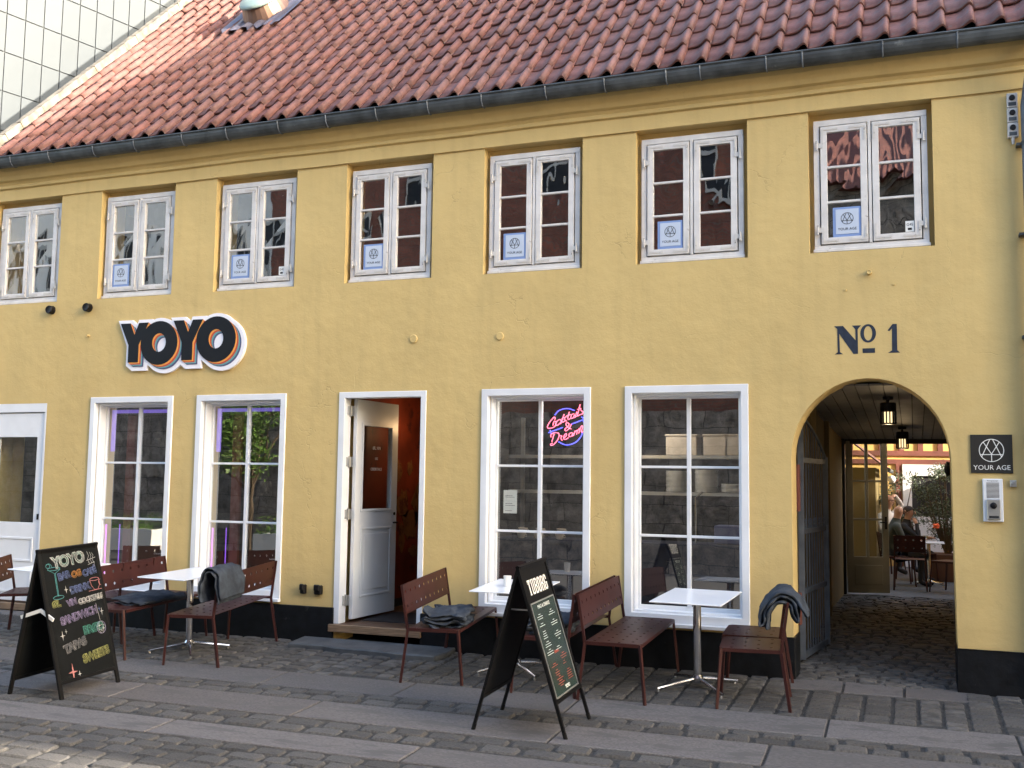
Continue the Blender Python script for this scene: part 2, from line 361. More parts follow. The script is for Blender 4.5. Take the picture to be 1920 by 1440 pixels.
def copy_tree(o, parent=None):
    c = o.copy(); COL.objects.link(c)
    if parent: c.parent = parent
    for ch in list(o.children): copy_tree(ch, c)
    return c
def instances(tmpl, mats_list, rnds):
    V = []; F = []; Rn = []
    for (tv, tf), mx, r in zip(tmpl, mats_list, rnds):
        n = len(V); V += [mx @ v for v in tv]; F += [tuple(i+n for i in f) for f in tf]; Rn += [r]*len(tv)
    return V, F, Rn
def text_mesh(name, body, size, m, parent, mtx, extrude=.0008, offset=0., outline=0., align='CENTER', space=1., shear=0.):
    cu = bpy.data.curves.new(name, 'FONT'); cu.body = body; cu.size = size; cu.align_x = align; cu.align_y = 'CENTER'
    cu.space_character = space; cu.shear = shear; cu.resolution_u = 3
    if outline:
        cu.fill_mode = 'NONE'; cu.bevel_depth = outline; cu.bevel_resolution = 0; cu.offset = offset
    else:
        cu.extrude = extrude; cu.offset = offset
    cu.materials.append(m)
    t = bpy.data.objects.new('tmp', cu); COL.objects.link(t)
    me = bpy.data.meshes.new_from_object(t.evaluated_get(bpy.context.evaluated_depsgraph_get()))
    bpy.data.objects.remove(t); me.name = name
    if not me.materials: me.materials.append(m)
    return link(name, me, parent, mtx)
def wall_frame(x, y, z, facing=None):   # local x right, y up, z out of a wall that faces -Y
    return Matrix(((1, 0, 0, x), (0, 0, -1, y), (0, 1, 0, z), (0, 0, 0, 1)))

S = .045
def gz(y):
    return S*max(-4.8, min(4.0, y))
GT = Matrix.Rotation(math.atan(S), 4, 'X')
def on_ground(x, y, rz=0): return Matrix.Translation((x, y, gz(y))) @ GT @ Matrix.Rotation(rz, 4, 'Z')

# ================================================================== SETTING: ground
mb = MB(); ys = [-120, -4.8, 4.0, 120]
V = [(x, y, gz(y)-.011) for y in ys for x in (-120, 120)]
F = [(0, 1, 3, 2), (2, 3, 5, 4), (4, 5, 7, 6)]
mb.add(V, F); ground = mb.obj('ground', M['joint'], fix=False); tag(ground, kind='structure')
mb = MB(); yy = [-60, -6.4]
mb.add([(-60, -6.4, gz(-6)-.006), (60, -6.4, gz(-6)-.006), (60, -60, gz(-6)-.006), (-60, -60, gz(-6)-.006)], [(3, 2, 1, 0)])
mb.add([(-3.5, 6.12, .175), (8, 6.12, .175), (8, 20, .175), (-3.5, 20, .175)], [(0, 1, 2, 3)])
mb.add([(-60, -.0, -.006), (-11.6, 0, -.006), (-11.6, -4.8, gz(-4.8)-.006), (-60, -4.8, gz(-4.8)-.006)], [(3, 2, 1, 0)])
mb.add([(2.6, -.0, -.006), (16, 0, -.006), (16, -4.8, gz(-4.8)-.006), (2.6, -4.8, gz(-4.8)-.006)], [(3, 2, 1, 0)])
tag(mb.obj('paving', M['asphalt'], fix=False), kind='structure')

def stone_t(seed, n=12, top=.62, flat=.86):
    rd = random.Random(seed); pts = []
    for i in range(n):
        a = 2*math.pi*i/n
        e = 2/9.0
        x = math.copysign(abs(math.cos(a))**e, math.cos(a)); y = math.copysign(abs(math.sin(a))**e, math.sin(a))
        k = .5*(1 - rd.random()*.06); pts.append((x*k, y*k))
    V = [Vector((x, y, -.03)) for x, y in pts] + [Vector((x*.97, y*.97, -.006+rd.uniform(-.003, .002))) for x, y in pts] + [Vector((x*flat, y*flat, .006+rd.uniform(-.003, .003))) for x, y in pts] + [Vector((0, 0, .009))]
    F = []
    for i in range(n):
        j = (i+1) % n
        F += [(i, j, n+j, n+i), (n+i, n+j, 2*n+j, 2*n+i), (2*n+i, 2*n+j, 3*n)]
    return V, F
st_tm = [stone_t(i) for i in range(14)]
st_me = [mesh_from('cobblestone', v, f, [M['cobble']], smooth=False) for v, f in st_tm]
def slab_t(seed):
    V = [Vector(p) for p in ((-.5, -.5, -.03), (.5, -.5, -.03), (.5, .5, -.03), (-.5, .5, -.03), (-.498, -.495, -.002), (.498, -.495, -.002), (.498, .495, -.002), (-.498, .495, -.002), (-.494, -.48, .004), (.494, -.48, .004), (.494, .48, .004), (-.494, .48, .004))]
    return V, [(0, 1, 5, 4), (1, 2, 6, 5), (2, 3, 7, 6), (3, 0, 4, 7), (4, 5, 9, 8), (5, 6, 10, 9), (6, 7, 11, 10), (7, 4, 8, 11), (8, 9, 10, 11)]
slab_me = mesh_from('granite_slab', *slab_t(0), [M['slab']])
stones = []
ROT = .014
def put(x, y, sx, sy, rz=0, hz=1., dz=0., k=None):
    Y = y + ROT*(x+3)
    stones.append((x, Y, sx, sy, rz, hz, dz, k if k is not None else random.randrange(14)))
def rows(y0, y1, rh, sl, x0, x1, jit=.012, gap=.02, var=.25, bow=.0):
    y = y1; i = 0
    while y - rh*.6 > y0:
        h = rh*random.uniform(.9, 1.1); x = x0 - random.random()*sl
        while x < x1:
            l = sl*random.uniform(1-var, 1+var)
            put(x+l/2, y-h/2+random.uniform(-jit, jit), l-gap, h-gap*.8, random.uniform(-.035, .035), 1, random.uniform(-.007, .005))
            x += l
        y -= h
def cols(y0, y1, cw, sl, x0, x1, gap=.016):       # stones with their long side across the pavement
    x = x0
    while x < x1:
        c = cw*random.uniform(.85, 1.15); y = y1 + random.random()*sl*.5
        while y > y0:
            l = sl*random.uniform(.8, 1.25)
            if y-l > y0-.06 and y < y1+.12:
                put(x+c/2, y-l/2, c-.013, l-.016, random.uniform(-.03, .03), 1, random.uniform(-.006, .004))
            y -= l
        x += c
cols(-1.30, .0, .205, .135, -11.5, 2.6)
rows(-2.14, -1.845, .145, .28, -11.5, 2.6, gap=.018)
rows(-3.02, -2.67, .17, .30, -11.5, 2.6, gap=.018)
rows(-6.4, -3.42, .155, .26, -11.5, 2.6, gap=.016, jit=.01)
ground_slabs = []
for y1, y0 in ((-1.31, -1.83), (-2.15, -2.65), (-3.03, -3.40)):
    x = -11.5
    while x < 2.6:
        l = random.uniform(1.3, 2.3)
        ground_slabs.append((x+l/2, (y0+y1)/2+ROT*(x+l/2+3), l-.012, y1-y0-.012)); x += l
# passage cobbles: narrow worn stones lying across the passage, flag stones at its mouth
keep = []
for s_ in stones:
    if -1.15 < s_[0] < .45 and s_[1] > -.40: continue
    keep.append(s_)
stones[:] = keep
y = 6.1
while y > .05:
    h = random.uniform(.085, .125); x = -1.25
    while x < .75:
        l = random.uniform(.14, .24)
        stones.append((x+l/2, y-h/2, l-.014, h-.014, random.uniform(-.05, .05), 1, random.uniform(-.008, .006), random.randrange(14))); x += l
    y -= h
for (xa, xb) in ((-1.15, -.62), (-.61, -.12), (-.11, .46)):
    ground_slabs.append(((xa+xb)/2, -.16, xb-xa-.012, .40))
pav = empty('pavement', (0, 0, 0), kind='structure')
camp = Vector((0, -9.9, 1.767))
def st_mtx(s_):
    x, y, sx, sy, rz, hz, dz, k = s_
    return Matrix.Translation((x, y, gz(y)+dz)) @ GT @ Matrix.Rotation(rz, 4, 'Z') @ Matrix.Diagonal((sx, sy, hz, 1))
def in_view(P, mx=960, my=720, pad=40):
    d = Vector(P)-camp; z = d.dot(fwd)
    if z <= 0: return False
    return abs(d.dot(r2)/z*1941) < mx+pad and abs(d.dot(u2)/z*1941) < my+pad
vis = [s_ for s_ in stones if in_view((s_[0], s_[1], gz(s_[1])))]
vis.sort(key=lambda s_: -(s_[2]*s_[3])/((Vector((s_[0], s_[1], 0))-camp).length**3))
single = set(id(s_) for s_ in vis[:300])
rest = []
for s_ in stones:
    if id(s_) in single: link('cobblestone', st_me[s_[7]], pav, st_mtx(s_))
    else: rest.append(s_)
V, F, Rn = instances([st_tm[s_[7]] for s_ in rest], [st_mtx(s_) for s_ in rest], [random.random() for _ in rest])
tag(link('cobblestones', mesh_from('cobblestones', V, F, [M['cobble']], rnd=Rn), pav), kind='stuff')
for (x, y, sx, sy) in ground_slabs:
    link('granite_slab', slab_me, pav, Matrix.Translation((x, y, gz(y)-.002)) @ GT @ Matrix.Rotation(math.atan(ROT), 4, 'Z') @ Matrix.Diagonal((sx, sy, 1, 1)))

# ================================================================== THE YELLOW BUILDING
bld = empty('yellow_cafe_building', (0, 0, 0), 'long yellow rendered building with red pantile roof and arched passage', 'building')
XL, XR = -11.12, 1.30
UW = [(-11.02, -10.02), (-9.29, -8.26), (-7.57, -6.55), (-5.81, -4.83), (-4.14, -3.14), (-2.49, -1.48), (-.82, .178)]
GW = [(-9.33, -8.12), (-7.76, -6.56), (-4.16, -3.00), (-2.63, -1.45)]
def rect(a, b, c, d): return [(a, c), (b, c), (b, d), (a, d)]
arch = [(-1.05, -.1), (-1.055, 2.0)] + [(-.372-.683*math.cos(math.pi*i/22), 2.0+.73*math.sin(math.pi*i/22)) for i in range(1, 22)] + [(.312, 2.0), (.33, -.1)]
def split_bottom(x0, x1): return []
outer = [(XL, -.1), (-11.0, -.1), (-11.0, 2.64), (-10.04, 2.64), (-10.04, -.1), (-5.86, -.1), (-5.86, 2.69), (-4.82, 2.69), (-4.82, -.1)] + arch + [(XR, -.1), (XR, 5.62), (XL, 5.62)]
holes = [rect(a-.045, b+.045, 3.915, 5.275) for a, b in UW] + [rect(a, b, .43, 2.69) for a, b in GW]
mb = MB(); mb.poly(outer, holes, 0, .42, lambda a, b, d: (a, d, b))
wall = mb.obj('wall', M['stucco'], bld)
# end and back walls, floor slabs (closed body)
mb = MB()
mb.box(XL, XL+.3, .42, 6.2, -.1, 5.62); mb.box(XR-.3, XR, .42, 6.2, -.1, 5.62)
mb.add([(XL, .42, 5.62), (XL, 6.2, 5.62), (XL, 6.2, 11.9), (XL+.3, .42, 5.62), (XL+.3, 6.2, 5.62), (XL+.3, 6.2, 11.9)], [(0, 1, 2), (3, 5, 4), (0, 3, 4, 1), (1, 4, 5, 2), (2, 5, 3, 0)])
mb.box(XL+.3, -1.2, 5.9, 6.2, -.1, 11.8); mb.box(.62, XR-.3, 5.9, 6.2, -.1, 11.8); mb.box(-1.2, .62, 5.9, 6.2, 2.46, 11.8)
mb.obj('rear_wall', M['stucco'], bld)
# plinth
mb = MB()
for a, b in ((XL, -11.0), (-10.04, -5.86), (-4.82, -1.05), (.33, XR)):
    mb.box(a-(.0), b, -.035, .0, -.12, .37)
mb.box(-1.05, -1.035, -.035, .42, -.12, .37); mb.box(.315, .33, -.035, .42, -.12, .37)
mb.obj('plinth', M['plinth'], bld, bevel=.006)
# cornice: frieze, cove and swelling eaves
prof = [(0, 5.275), (-.022, 5.275), (-.022, 5.42), (-.05, 5.432), (-.052, 5.462), (-.04, 5.475), (-.06, 5.505), (-.095, 5.52), (-.12, 5.56), (-.15, 5.62), (-.165, 5.69), (-.165, 5.74), (.1, 5.74), (.1, 5.62), (0, 5.62)]
mb = MB(); n = len(prof); seg = 44
for i in range(seg+1):
    x = XL + (XR-XL)*i/seg
    for j, (y, z) in enumerate(prof):
        k = 0 if j in (0, n-1, n-2, n-3) else 1
        mb.V.append(Vector((x, y + k*.006*noise.noise((x*1.3, j*.1, 3)), z + k*.009*noise.noise((x*.9, j*.07, 9)))))
mb.F = [(i*n+j, i*n+(j+1) % n, (i+1)*n+(j+1) % n, (i+1)*n+j) for i in range(seg) for j in range(n)]
mb.F += [tuple(range(n)), tuple(seg*n+j for j in reversed(range(n)))]; mb.I = [0]*len(mb.F)
mb.obj('cornice', M['stucco'], bld)
# gutter
mb = MB(); gp = []
for k in range(11):
    a = math.pi + math.pi*k/10
    gp.append((-.245+.078*math.cos(a), 5.745+.118*math.sin(a)))
gp_in = [(y*.0+(-.245)+(y+.245)*.93, 5.745+(z-5.745)*.95) for y, z in reversed(gp)]
pr = gp + gp_in; n = len(pr); seg = 40
for i in range(seg+1):
    x = XL-.05 + (XR-XL+.0)*i/seg
    dz = .012*noise.noise((x*.5, 1, 1))
    for y, z in pr: mb.V.append(Vector((x, y, z+dz)))
mb.F = [(i*n+j, i*n+(j+1) % n, (i+1)*n+(j+1) % n, (i+1)*n+j) for i in range(seg) for j in range(n)] + [tuple(range(n)), tuple(seg*n+j for j in reversed(range(n)))]
mb.I = [0]*len(mb.F); gutter = mb.obj('gutter', M['gutter'], bld)
mb = MB(); mb.tube([(XL-.05+(XR-XL)*i/30, -.325, 5.748+.012*noise.noise(((XL-.05+(XR-XL)*i/30)*.5, 1, 1))) for i in range(31)], .011, 6); mb.obj('gutter_rim', M['gutter'], gutter)
x = XL+.25
gb = None
while x < XR-.1:
    mb = MB(); dz = .012*noise.noise((x*.5, 1, 1))
    P = [(x, -.245+.083*math.cos(math.pi+math.pi*k/10), 5.748+dz+.123*math.sin(math.pi+math.pi*k/10)) for k in range(11)]
    mb.tube(P, .0075, 4); mb.bar((x, -.33, 5.755+dz), (x, -.15, 5.765+dz), .014, .006)
    mb.obj('gutter_bracket', M['pipe'], gutter); x += random.choice((.62, .62, .33, .7))
# downpipe at the right end
mb = MB(); mb.tube([(1.03, -.24, 5.68), (1.03, -.235, 5.45), (1.0, -.12, 5.22), (.985, -.085, 5.1), (.985, -.085, 3.6), (.985, -.085, .1)], .044, 12)
mb.tube([(1.02, -.245, 5.76), (1.02, -.245, 5.64)], [.06, .05], 12)
dp = mb.obj('downpipe', M['pipe'], bld, smooth=True)
for z in (4.75, 3.95, 3.05, 2.2, 1.2):
    mb = MB(); mb.tube([(.985, -.085, z-.018), (.985, -.085, z+.018)], .050, 12); mb.box(.90, .96, -.09, -.0, z-.012, z+.012); mb.obj('pipe_clamp', M['gutter'], dp)
# roof
SL = math.sqrt(.5)
E0 = Vector((0, -.25, 5.775))      # eaves line, tiles climb along (0, SL, SL)
def roofp(x, s, h=0): return Vector((x, E0.y + SL*s - SL*h, E0.z + SL*s + SL*h))
roof = MB()
L_ = 9.75
for (h0) in (-.05,):
    roof.add([roofp(XL-.02, .1, -.05), roofp(XR, .1, -.05), roofp(XR, L_, -.05), roofp(XL-.02, L_, -.05), roofp(XL-.02, .1, -.12), roofp(XR, .1, -.12), roofp(XR, L_, -.12), roofp(XL-.02, L_, -.12)],
             [(0, 1, 2, 3), (7, 6, 5, 4), (0, 4, 5, 1), (1, 5, 6, 2), (2, 6, 7, 3), (3, 7, 4, 0)])
roof = roof.obj('roof', M['beam'], bld)
TW, TL = .237, .40
us = [0, .1, .25, .40, .50, .60, .69, .77, .84, .90, .955, 1.0, 1.0]
zs = [0, 0, 0, .003, .010, .021, .036, .050, .058, .056, .043, .022, .002]
def tile_t(seed):
    rd = random.Random(seed); V = []; n = len(us); tw = rd.uniform(-.004, .004)
    for s_, lift in ((-.012, .026), (TL*.55, .015), (TL+.07, .002)):
        for u, z in zip(us, zs): V.append(Vector((u*TW, s_+.003*math.sin(u*5+seed), z*(1.12+.05*rd.random())+lift+tw*(u-.5))))
    for u, z in zip(us, zs): V.append(Vector((u*TW, -.012+.003*math.sin(u*5+seed), z+.012)))      # under-lip
    F = []
    for r_ in range(2):
        for j in range(n-1): F.append((r_*n+j, r_*n+j+1, (r_+1)*n+j+1, (r_+1)*n+j))
    for j in range(n-1): F.append((3*n+j, 3*n+j+1, j+1, j))
    F.append((0, n, 3*n)); F.append((2*n-1, n-1, 4*n-1))
    return V, F
tl_tm = [tile_t(i) for i in range(8)]
tl_me = [mesh_from('roof_tile', v, f, [M['tile']], smooth=True) for v, f in tl_tm]
for me in tl_me:
    for p in me.polygons:
        if p.index >= 24: p.use_smooth = False
RM = Matrix(((1, 0, 0, 0), (0, SL, -SL, 0), (0, SL, SL, 0), (0, 0, 0, 1)))
tiles = []
ncol = int((XR-XL-.08)/TW)
nrow = int(L_/TL)
SKY = (-8.78, 3.95)      # skylight centre (x, distance up the slope)
for r_ in range(nrow):
    for c_ in range(ncol):
        x = XL+.10+c_*TW; s_ = r_*TL
        if abs(x+TW/2-SKY[0]) < .42 and abs(s_+TL/2-SKY[1]) < .5: continue
        sag = .035*noise.noise((x*.35, s_*.4, 5)) + .006*noise.noise((c_*7.1, r_*3.3, 1))
        dx = .006*noise.noise((c_*3.1, r_*5.7, 8)) + .02*noise.noise((1, r_*.6, c_*.08))
        if r_ == 0: sag = max(-.005, sag*.3)
        mt = Matrix.Translation(roofp(x+dx, s_, sag)) @ RM @ Matrix.Rotation(random.uniform(-.008, .008), 4, 'Z')
        tiles.append((mt, random.randrange(8), roofp(x+.1, s_+.2)))
vt = [t for t in tiles if in_view(t[2], pad=10)]
vt.sort(key=lambda t: (t[2]-camp).length*(1 + .0*t[2].z))
one = set(id(t) for t in vt[:300]); rest = []
for t in tiles:
    if id(t) in one: link('roof_tile', tl_me[t[1]], roof, t[0])
    else: rest.append(t)
V, F, Rn = instances([tl_tm[t[1]] for t in rest], [t[0] for t in rest], [random.random() for _ in rest])
me = mesh_from('roof_tiles', V, F, [M['tile']], smooth=True, rnd=Rn)
tag(link('roof_tiles', me, roof), kind='stuff')
# mortared verge on the left
mb = MB(); seg = 60
for i in range(seg):
    s0, s1 = L_*i/seg, L_*(i+1)/seg
    o = .02*noise.noise((i*.7, 0, 0))
    a, b, c, d = roofp(XL-.02+o, s0, .115), roofp(XL+.10+o, s0, .115+o), roofp(XL+.10+o, s1, .115+o), roofp(XL-.02+o, s1, .115)
    e, f, g, h = roofp(XL-.02, s0, -.1), roofp(XL+.10, s0, -.1), roofp(XL+.10, s1, -.1), roofp(XL-.02, s1, -.1)
    mb.add([a, b, c, d, e, f, g, h], [(0, 1, 2, 3), (7, 6, 5, 4), (0, 4, 5, 1), (1, 5, 6, 2), (2, 6, 7, 3), (3, 7, 4, 0)])
mb.obj('mortar_verge', M['mortar'], roof)
mb = MB(); mb.tube([roofp(XL-.1, L_+.0, .04), roofp(XR, L_+.0, .04)], .13, 8); mb.obj('ridge', M['tile'], roof)
# skylight: lead flashing, copper collar, milky dome
skm = Matrix.Translation(roofp(SKY[0], SKY[1], .02)) @ RM
mb = MB(); nx = 24
for i in range(nx+1):
    for j in range(5):
        x = (i/nx-.5)*1.02; yv = [-.62, -.50, 0, .5, .6][j]
        mb.V.append(Vector((x, yv + (.05*math.sin(i*1.9) if j in (0, 4) else 0), .045+.022*math.sin(i*math.pi/2.2)*(1 if j != 2 else .4))))
mb.F = [(i*5+j, (i+1)*5+j, (i+1)*5+j+1, i*5+j+1) for i in range(nx) for j in range(4)]; mb.I = [0]*len(mb.F)
slg = mb.obj('skylight', M['lead'], bld, skm, fix=False)
mb = MB(); mb.lathe([(.40, .03), (.38, .09), (.34, .20), (.33, .23)], n=28); mb.V = [Vector((v.x*.85, v.y*1.1, v.z)) for v in mb.V]
mb.obj('collar', M['copper'], slg, smooth=False)
mb = MB(); mb.lathe([(.37, .22), (.375, .245), (.34, .275), (.22, .30), (.02, .31)], n=28); mb.V = [Vector((v.x*.85, v.y*1.1, v.z)) for v in mb.V]
mb.obj('dome', M['dome'], slg, smooth=True)
mb = MB()
for i in range(13):
    for j in range(2): mb.V.append(Vector(((i/12-.5)*.5, -.12+.24*j, .075+.022*math.sin(i*1.3))))
mb.F = [(i*2, i*2+2, i*2+3, i*2+1) for i in range(12)]; mb.I = [0]*12
mb.obj('vent_flashing', M['lead'], bld, Matrix.Translation(roofp(-7.45, 4.1, .02)) @ RM, fix=False)

# ---------------------------------------------------------------- upper windows
mb = MB()
for a, b in UW: mb.poly(rect(a-.05, b+.05, 3.91, 5.28), [rect(a+.02, b-.02, 3.957, 5.18)], .126, .15, lambda x, z, d: (x, d, z))
tag(mb.obj('window_rebates', M['stucco'], bld), kind='stuff')
YF = .055
def upper_window():
    W, Hh = 1.0, 1.262
    mb = MB()
    mb.box(0, W, 0, .07, Hh-.055, Hh); mb.box(0, W, 0, .07, 0, .055); mb.box(0, .05, 0, .07, .055, Hh-.055); mb.box(W-.05, W, 0, .07, .055, Hh-.055)
    mb.box(W/2-.014, W/2+.014, -.010, .07, .055, Hh-.055); mb.box(-.012, W+.012, -.022, -.001, -.012, .018)
    win = mb.obj('window', M['oldwhite'], bld, bevel=.003)
    for sgn, x0, x1 in ((-1, .060, W/2-.022), (1, W/2+.022, W-.060)):
        mb = MB(); z0, z1 = .066, Hh-.066; f = .060
        mb.box(x0, x0+f, -.014, .03, z0, z1); mb.box(x1-f, x1, -.014, .03, z0, z1); mb.box(x0+f, x1-f, -.0135, .03, z0, z0+f); mb.box(x0+f, x1-f, -.0135, .03, z1-f, z1)
        mb.obj('casement_frame', M['oldwhite'], win, bevel=.003)
        ph = (z1-z0-2*f)/3
        for k in range(3):
            a = z0+f+k*ph; t = random.uniform(-.006, .006)
            mb = MB(); mb.add([(x0+f-.004, .006+t, a), (x1-f+.004, .006-t, a), (x1-f+.004, .006-t*.5, a+ph), (x0+f-.004, .006+t, a+ph)], [(0, 1, 2, 3)])
            mb.obj('pane', M['glass_up'], win, fix=False)
        for k in (1, 2):
            a = z0+f+k*ph; mb = MB(); mb.box(x0+f, x1-f, -.010, .022, a-.011, a+.011); mb.obj('glazing_bar', M['oldwhite'], win, bevel=.003)
        # L-shaped corner irons and butt hinges
        for cx, dx in ((x0+.018, 1), (x1-.018, -1)):
            for cz, dz in ((z0+.03, 1), (z1-.03, -1)):
                mb = MB()
                P = [(cx+dx*.13, cz+.004*dz), (cx+dx*.105, cz+.014), (cx+dx*.105, cz-.006), (cx, cz-.0), (cx-.008*dx, cz+.0)]
                mb.bar((cx-dx*.006, -.0165, cz), (cx+dx*.125, -.0165, cz), .018, .005, up=Vector((0, 1, 0)))
                mb.bar((cx, -.0175, cz), (cx, -.0175, cz+dz*.13), .018, .005, up=Vector((0, 1, 0)))
                mb.lathe([(.013, 0), (.013, .004)], n=8)
                for v in mb.V[-16:]:
                    v.x, v.y, v.z = cx+dx*.13+v.x, -.0200+v.z, cz+v.y
                mb.obj('corner_iron', M['iron_white'], win)
        hx = .03 if sgn < 0 else W-.03
        for hz in (.20, Hh-.25):
            mb = MB(); mb.tube([(hx, -.022, hz-.045), (hx, -.022, hz+.045)], .010, 8)
            mb.bar((hx, -.018, hz), (hx-sgn*.055, -.018, hz), .045, .006, up=Vector((0, 1, 0))); mb.bar((hx, -.018, hz-.03), (hx+sgn*.018, -.018, hz-.03), .03, .006, up=Vector((0, 1, 0)))
            mb.obj('hinge', M['iron_white'], win)
    return win
proto = upper_window()
for i, (a, b) in enumerate(UW):
    o = proto if i == 6 else copy_tree(proto)
    o.parent = bld
    o.matrix_local = Matrix.Translation((a, YF, 3.937)) @ Matrix.Diagonal(((b-a), 1, 1, 1))
    if i != 6:
        for ch in o.children:
            if ch.name.startswith('pane'): ch.matrix_local = Matrix.Rotation(random.uniform(-.004, .004), 4, 'X') @ Matrix.Rotation(random.uniform(-.006, .006), 4, 'Z')
# ---------------------------------------------------------------- shop windows
def shop_window(a, b):
    z0, z1 = .43, 2.69; W = b-a
    mb = MB(); c = .062
    mb.poly(rect(a-.01, b+.01, z0-.02, z1+.01), [rect(a+c, b-c, z0+c+.02, z1-c)], -.018, .05, lambda x, z, d: (x, d, z))
    mb.box(a-.03, b+.03, -.075, -.019, z0-.035, z0+.0)      # sill
    win = mb.obj('shop_window', M['white'], bld, bevel=.004)
    mb = MB(); c2 = c+.012
    mb.poly(rect(a+c2-.012, b-c2+.012, z0+c2, z1-c2+.012), [rect(a+c2+.012, b-c2-.012, z0+c2+.028, z1-c2-.012)], .051, .155, lambda x, z, d: (x, d, z))
    mb.obj('jamb_lining', M['white'], win, bevel=.003)
    x0, x1, y0, y1 = a+c2+.001, b-c2-.001, z0+c2+.012, z1-c2
    f = .034
    mb = MB(); mb.poly(rect(x0, x1, y0, y1), [rect(x0+f, x1-f, y0+f+.02, y1-f)], .156, .195, lambda x, z, d: (x, d, z))
    mb.obj('sash_frame', M['white'], win, bevel=.003)
    gx0, gx1, gy0, gy1 = x0+f, x1-f, y0+f+.02, y1-f; xm = (gx0+gx1)/2
    mb = MB(); mb.box(xm-.019, xm+.019, .146, .19, gy0, gy1); mb.obj('mullion', M['white'], win, bevel=.004)
    for k in (1, 2):
        z = gy0+(gy1-gy0)*k/3
        for p, q in ((gx0, xm-.019), (xm+.019, gx1)):
            mb = MB(); mb.box(p, q, .150, .19, z-.012, z+.012); mb.obj('glazing_bar', M['white'], win, bevel=.003)
    for k in range(3):
        for p, q in ((gx0, xm-.019), (xm+.019, gx1)):
            za, zb = gy0+(gy1-gy0)*k/3, gy0+(gy1-gy0)*(k+1)/3; t = random.uniform(-.0008, .0008)
            mb = MB(); mb.add([(p, .175+t, za), (q, .175-t, za), (q, .175-t, zb), (p, .175+t, zb)], [(0, 1, 2, 3)]); mb.obj('pane', M['glass_dn'], win, fix=False)
    return win
for a, b in GW: shop_window(a, b)
# ---------------------------------------------------------------- open cafe door
mb = MB()
mb.poly([(-5.87, .2), (-5.87, 2.70), (-4.81, 2.70), (-4.81, .2), (-4.873, .2), (-4.873, 2.635), (-5.797, 2.635), (-5.797, .2)], [], -.012, .13, lambda x, z, d: (x, d, z))
dfr = mb.obj('door_frame', M['white'], bld, bevel=.004)
mb = MB(); mb.box(-5.90, -4.80, -.06, .14, .12, .198); mb.obj('door_sill', M['wood'], dfr, bevel=.004)
DW, DH = .90, 2.40
mb = MB()
mb.poly(rect(0, DW, 0, DH), [rect(.13, DW-.13, 1.17, DH-.27)], -.022, .022, lambda x, z, d: (x, d, z))
for s_ in (-1, 1):
    y_ = s_*.0225
    mb.poly(rect(.13, DW-.13, .22, .98), [rect(.155, DW-.155, .245, .955)], y_, y_+s_*.008, lambda x, z, d: (x, d, z))
    mb.poly(rect(.20, DW-.20, .29, .91), [], y_, y_+s_*.006, lambda x, z, d: (x, d, z))
    mb.poly(rect(.115, DW-.115, 1.155, DH-.255), [rect(.145, DW-.145, 1.185, DH-.285)], y_, y_+s_*.007, lambda x, z, d: (x, d, z))
DM = Matrix.Translation((-5.75, .15, .235)) @ Matrix.Rotation(R(87), 4, 'Z')
leaf = mb.obj('door', M['doorgrey'], bld, DM, bevel=.003)
mb = MB(); mb.box(.13, DW-.13, -.004, .004, 1.17, DH-.27); mb.obj('door_pane', M['glass_door'], leaf)
mb = MB(); mb.tube([(DW-.06, -.022, 1.02), (DW-.06, -.07, 1.02), (DW-.16, -.075, 1.02)], .009, 8); mb.lathe([(.018, 0), (.018, .01)], (0, 0, 0), 10)
for v in mb.V[-20:]: v.x, v.y, v.z = DW-.06+v.x, -.023-v.z, 1.12+v.y
mb.obj('handle', M['blackplastic'], leaf, smooth=False)
for z in (.22, 1.15, 1.72, 2.28):
    mb = MB(); mb.tube([(-5.785, .10, z+.16), (-5.785, .10, z+.28)], .013, 8); mb.box(-5.797, -5.77, .05, .062, z+.17, z+.27); mb.box(-5.785, -5.745, .105, .11, z+.165, z+.275); mb.obj('hinge', M['steel'], dfr)
for tx, tz, sz in (('ØL, VIN', 1.92, .05), ('OG', 1.80, .04), ('COCKTAILS', 1.68, .045)):
    text_mesh('pane_lettering', tx, sz, M['whiteprint'], leaf, Matrix(((1, 0, 0, DW/2), (0, 0, -1, -.006), (0, 1, 0, tz-.05), (0, 0, 0, 1))), extrude=.0002, shear=.2)
# ---------------------------------------------------------------- closed white door at the far left
mb = MB()
mb.poly([(-11.0, .18), (-11.0, 2.64), (-10.04, 2.64), (-10.04, .18), (-10.075, .18), (-10.075, 2.53), (-10.965, 2.53), (-10.965, .18)], [], .0, .12, lambda x, z, d: (x, d, z))
d2 = mb.obj('side_door_frame', M['white'], bld, bevel=.004)
mb = MB(); mb.poly(rect(-10.96, -10.08, .20, 2.52), [rect(-10.83, -10.19, 1.16, 2.22)], .02, .07, lambda x, z, d: (x, d, z))
for (za, zb) in ((.30, .60), (.68, .98)):
    mb.poly(rect(-10.85, -10.17, za, zb), [rect(-10.82, -10.20, za+.03, zb-.03)], .010, .0195, lambda x, z, d: (x, d, z))
mb.obj('side_door', M['white'], d2, bevel=.003)
mb = MB(); mb.box(-10.83, -10.19, .04, .046, 1.16, 2.22); mb.obj('side_door_pane', M['glass_door'], d2)
mb = MB(); mb.box(-10.115, -10.10, .0, .02, 1.2, 1.27); mb.obj('lock', M['blackplastic'], d2)
mb = MB(); mb.box(-11.02, -10.02, -.07, .13, .10, .179); mb.obj('side_door_sill', M['wood'], d2, bevel=.004)
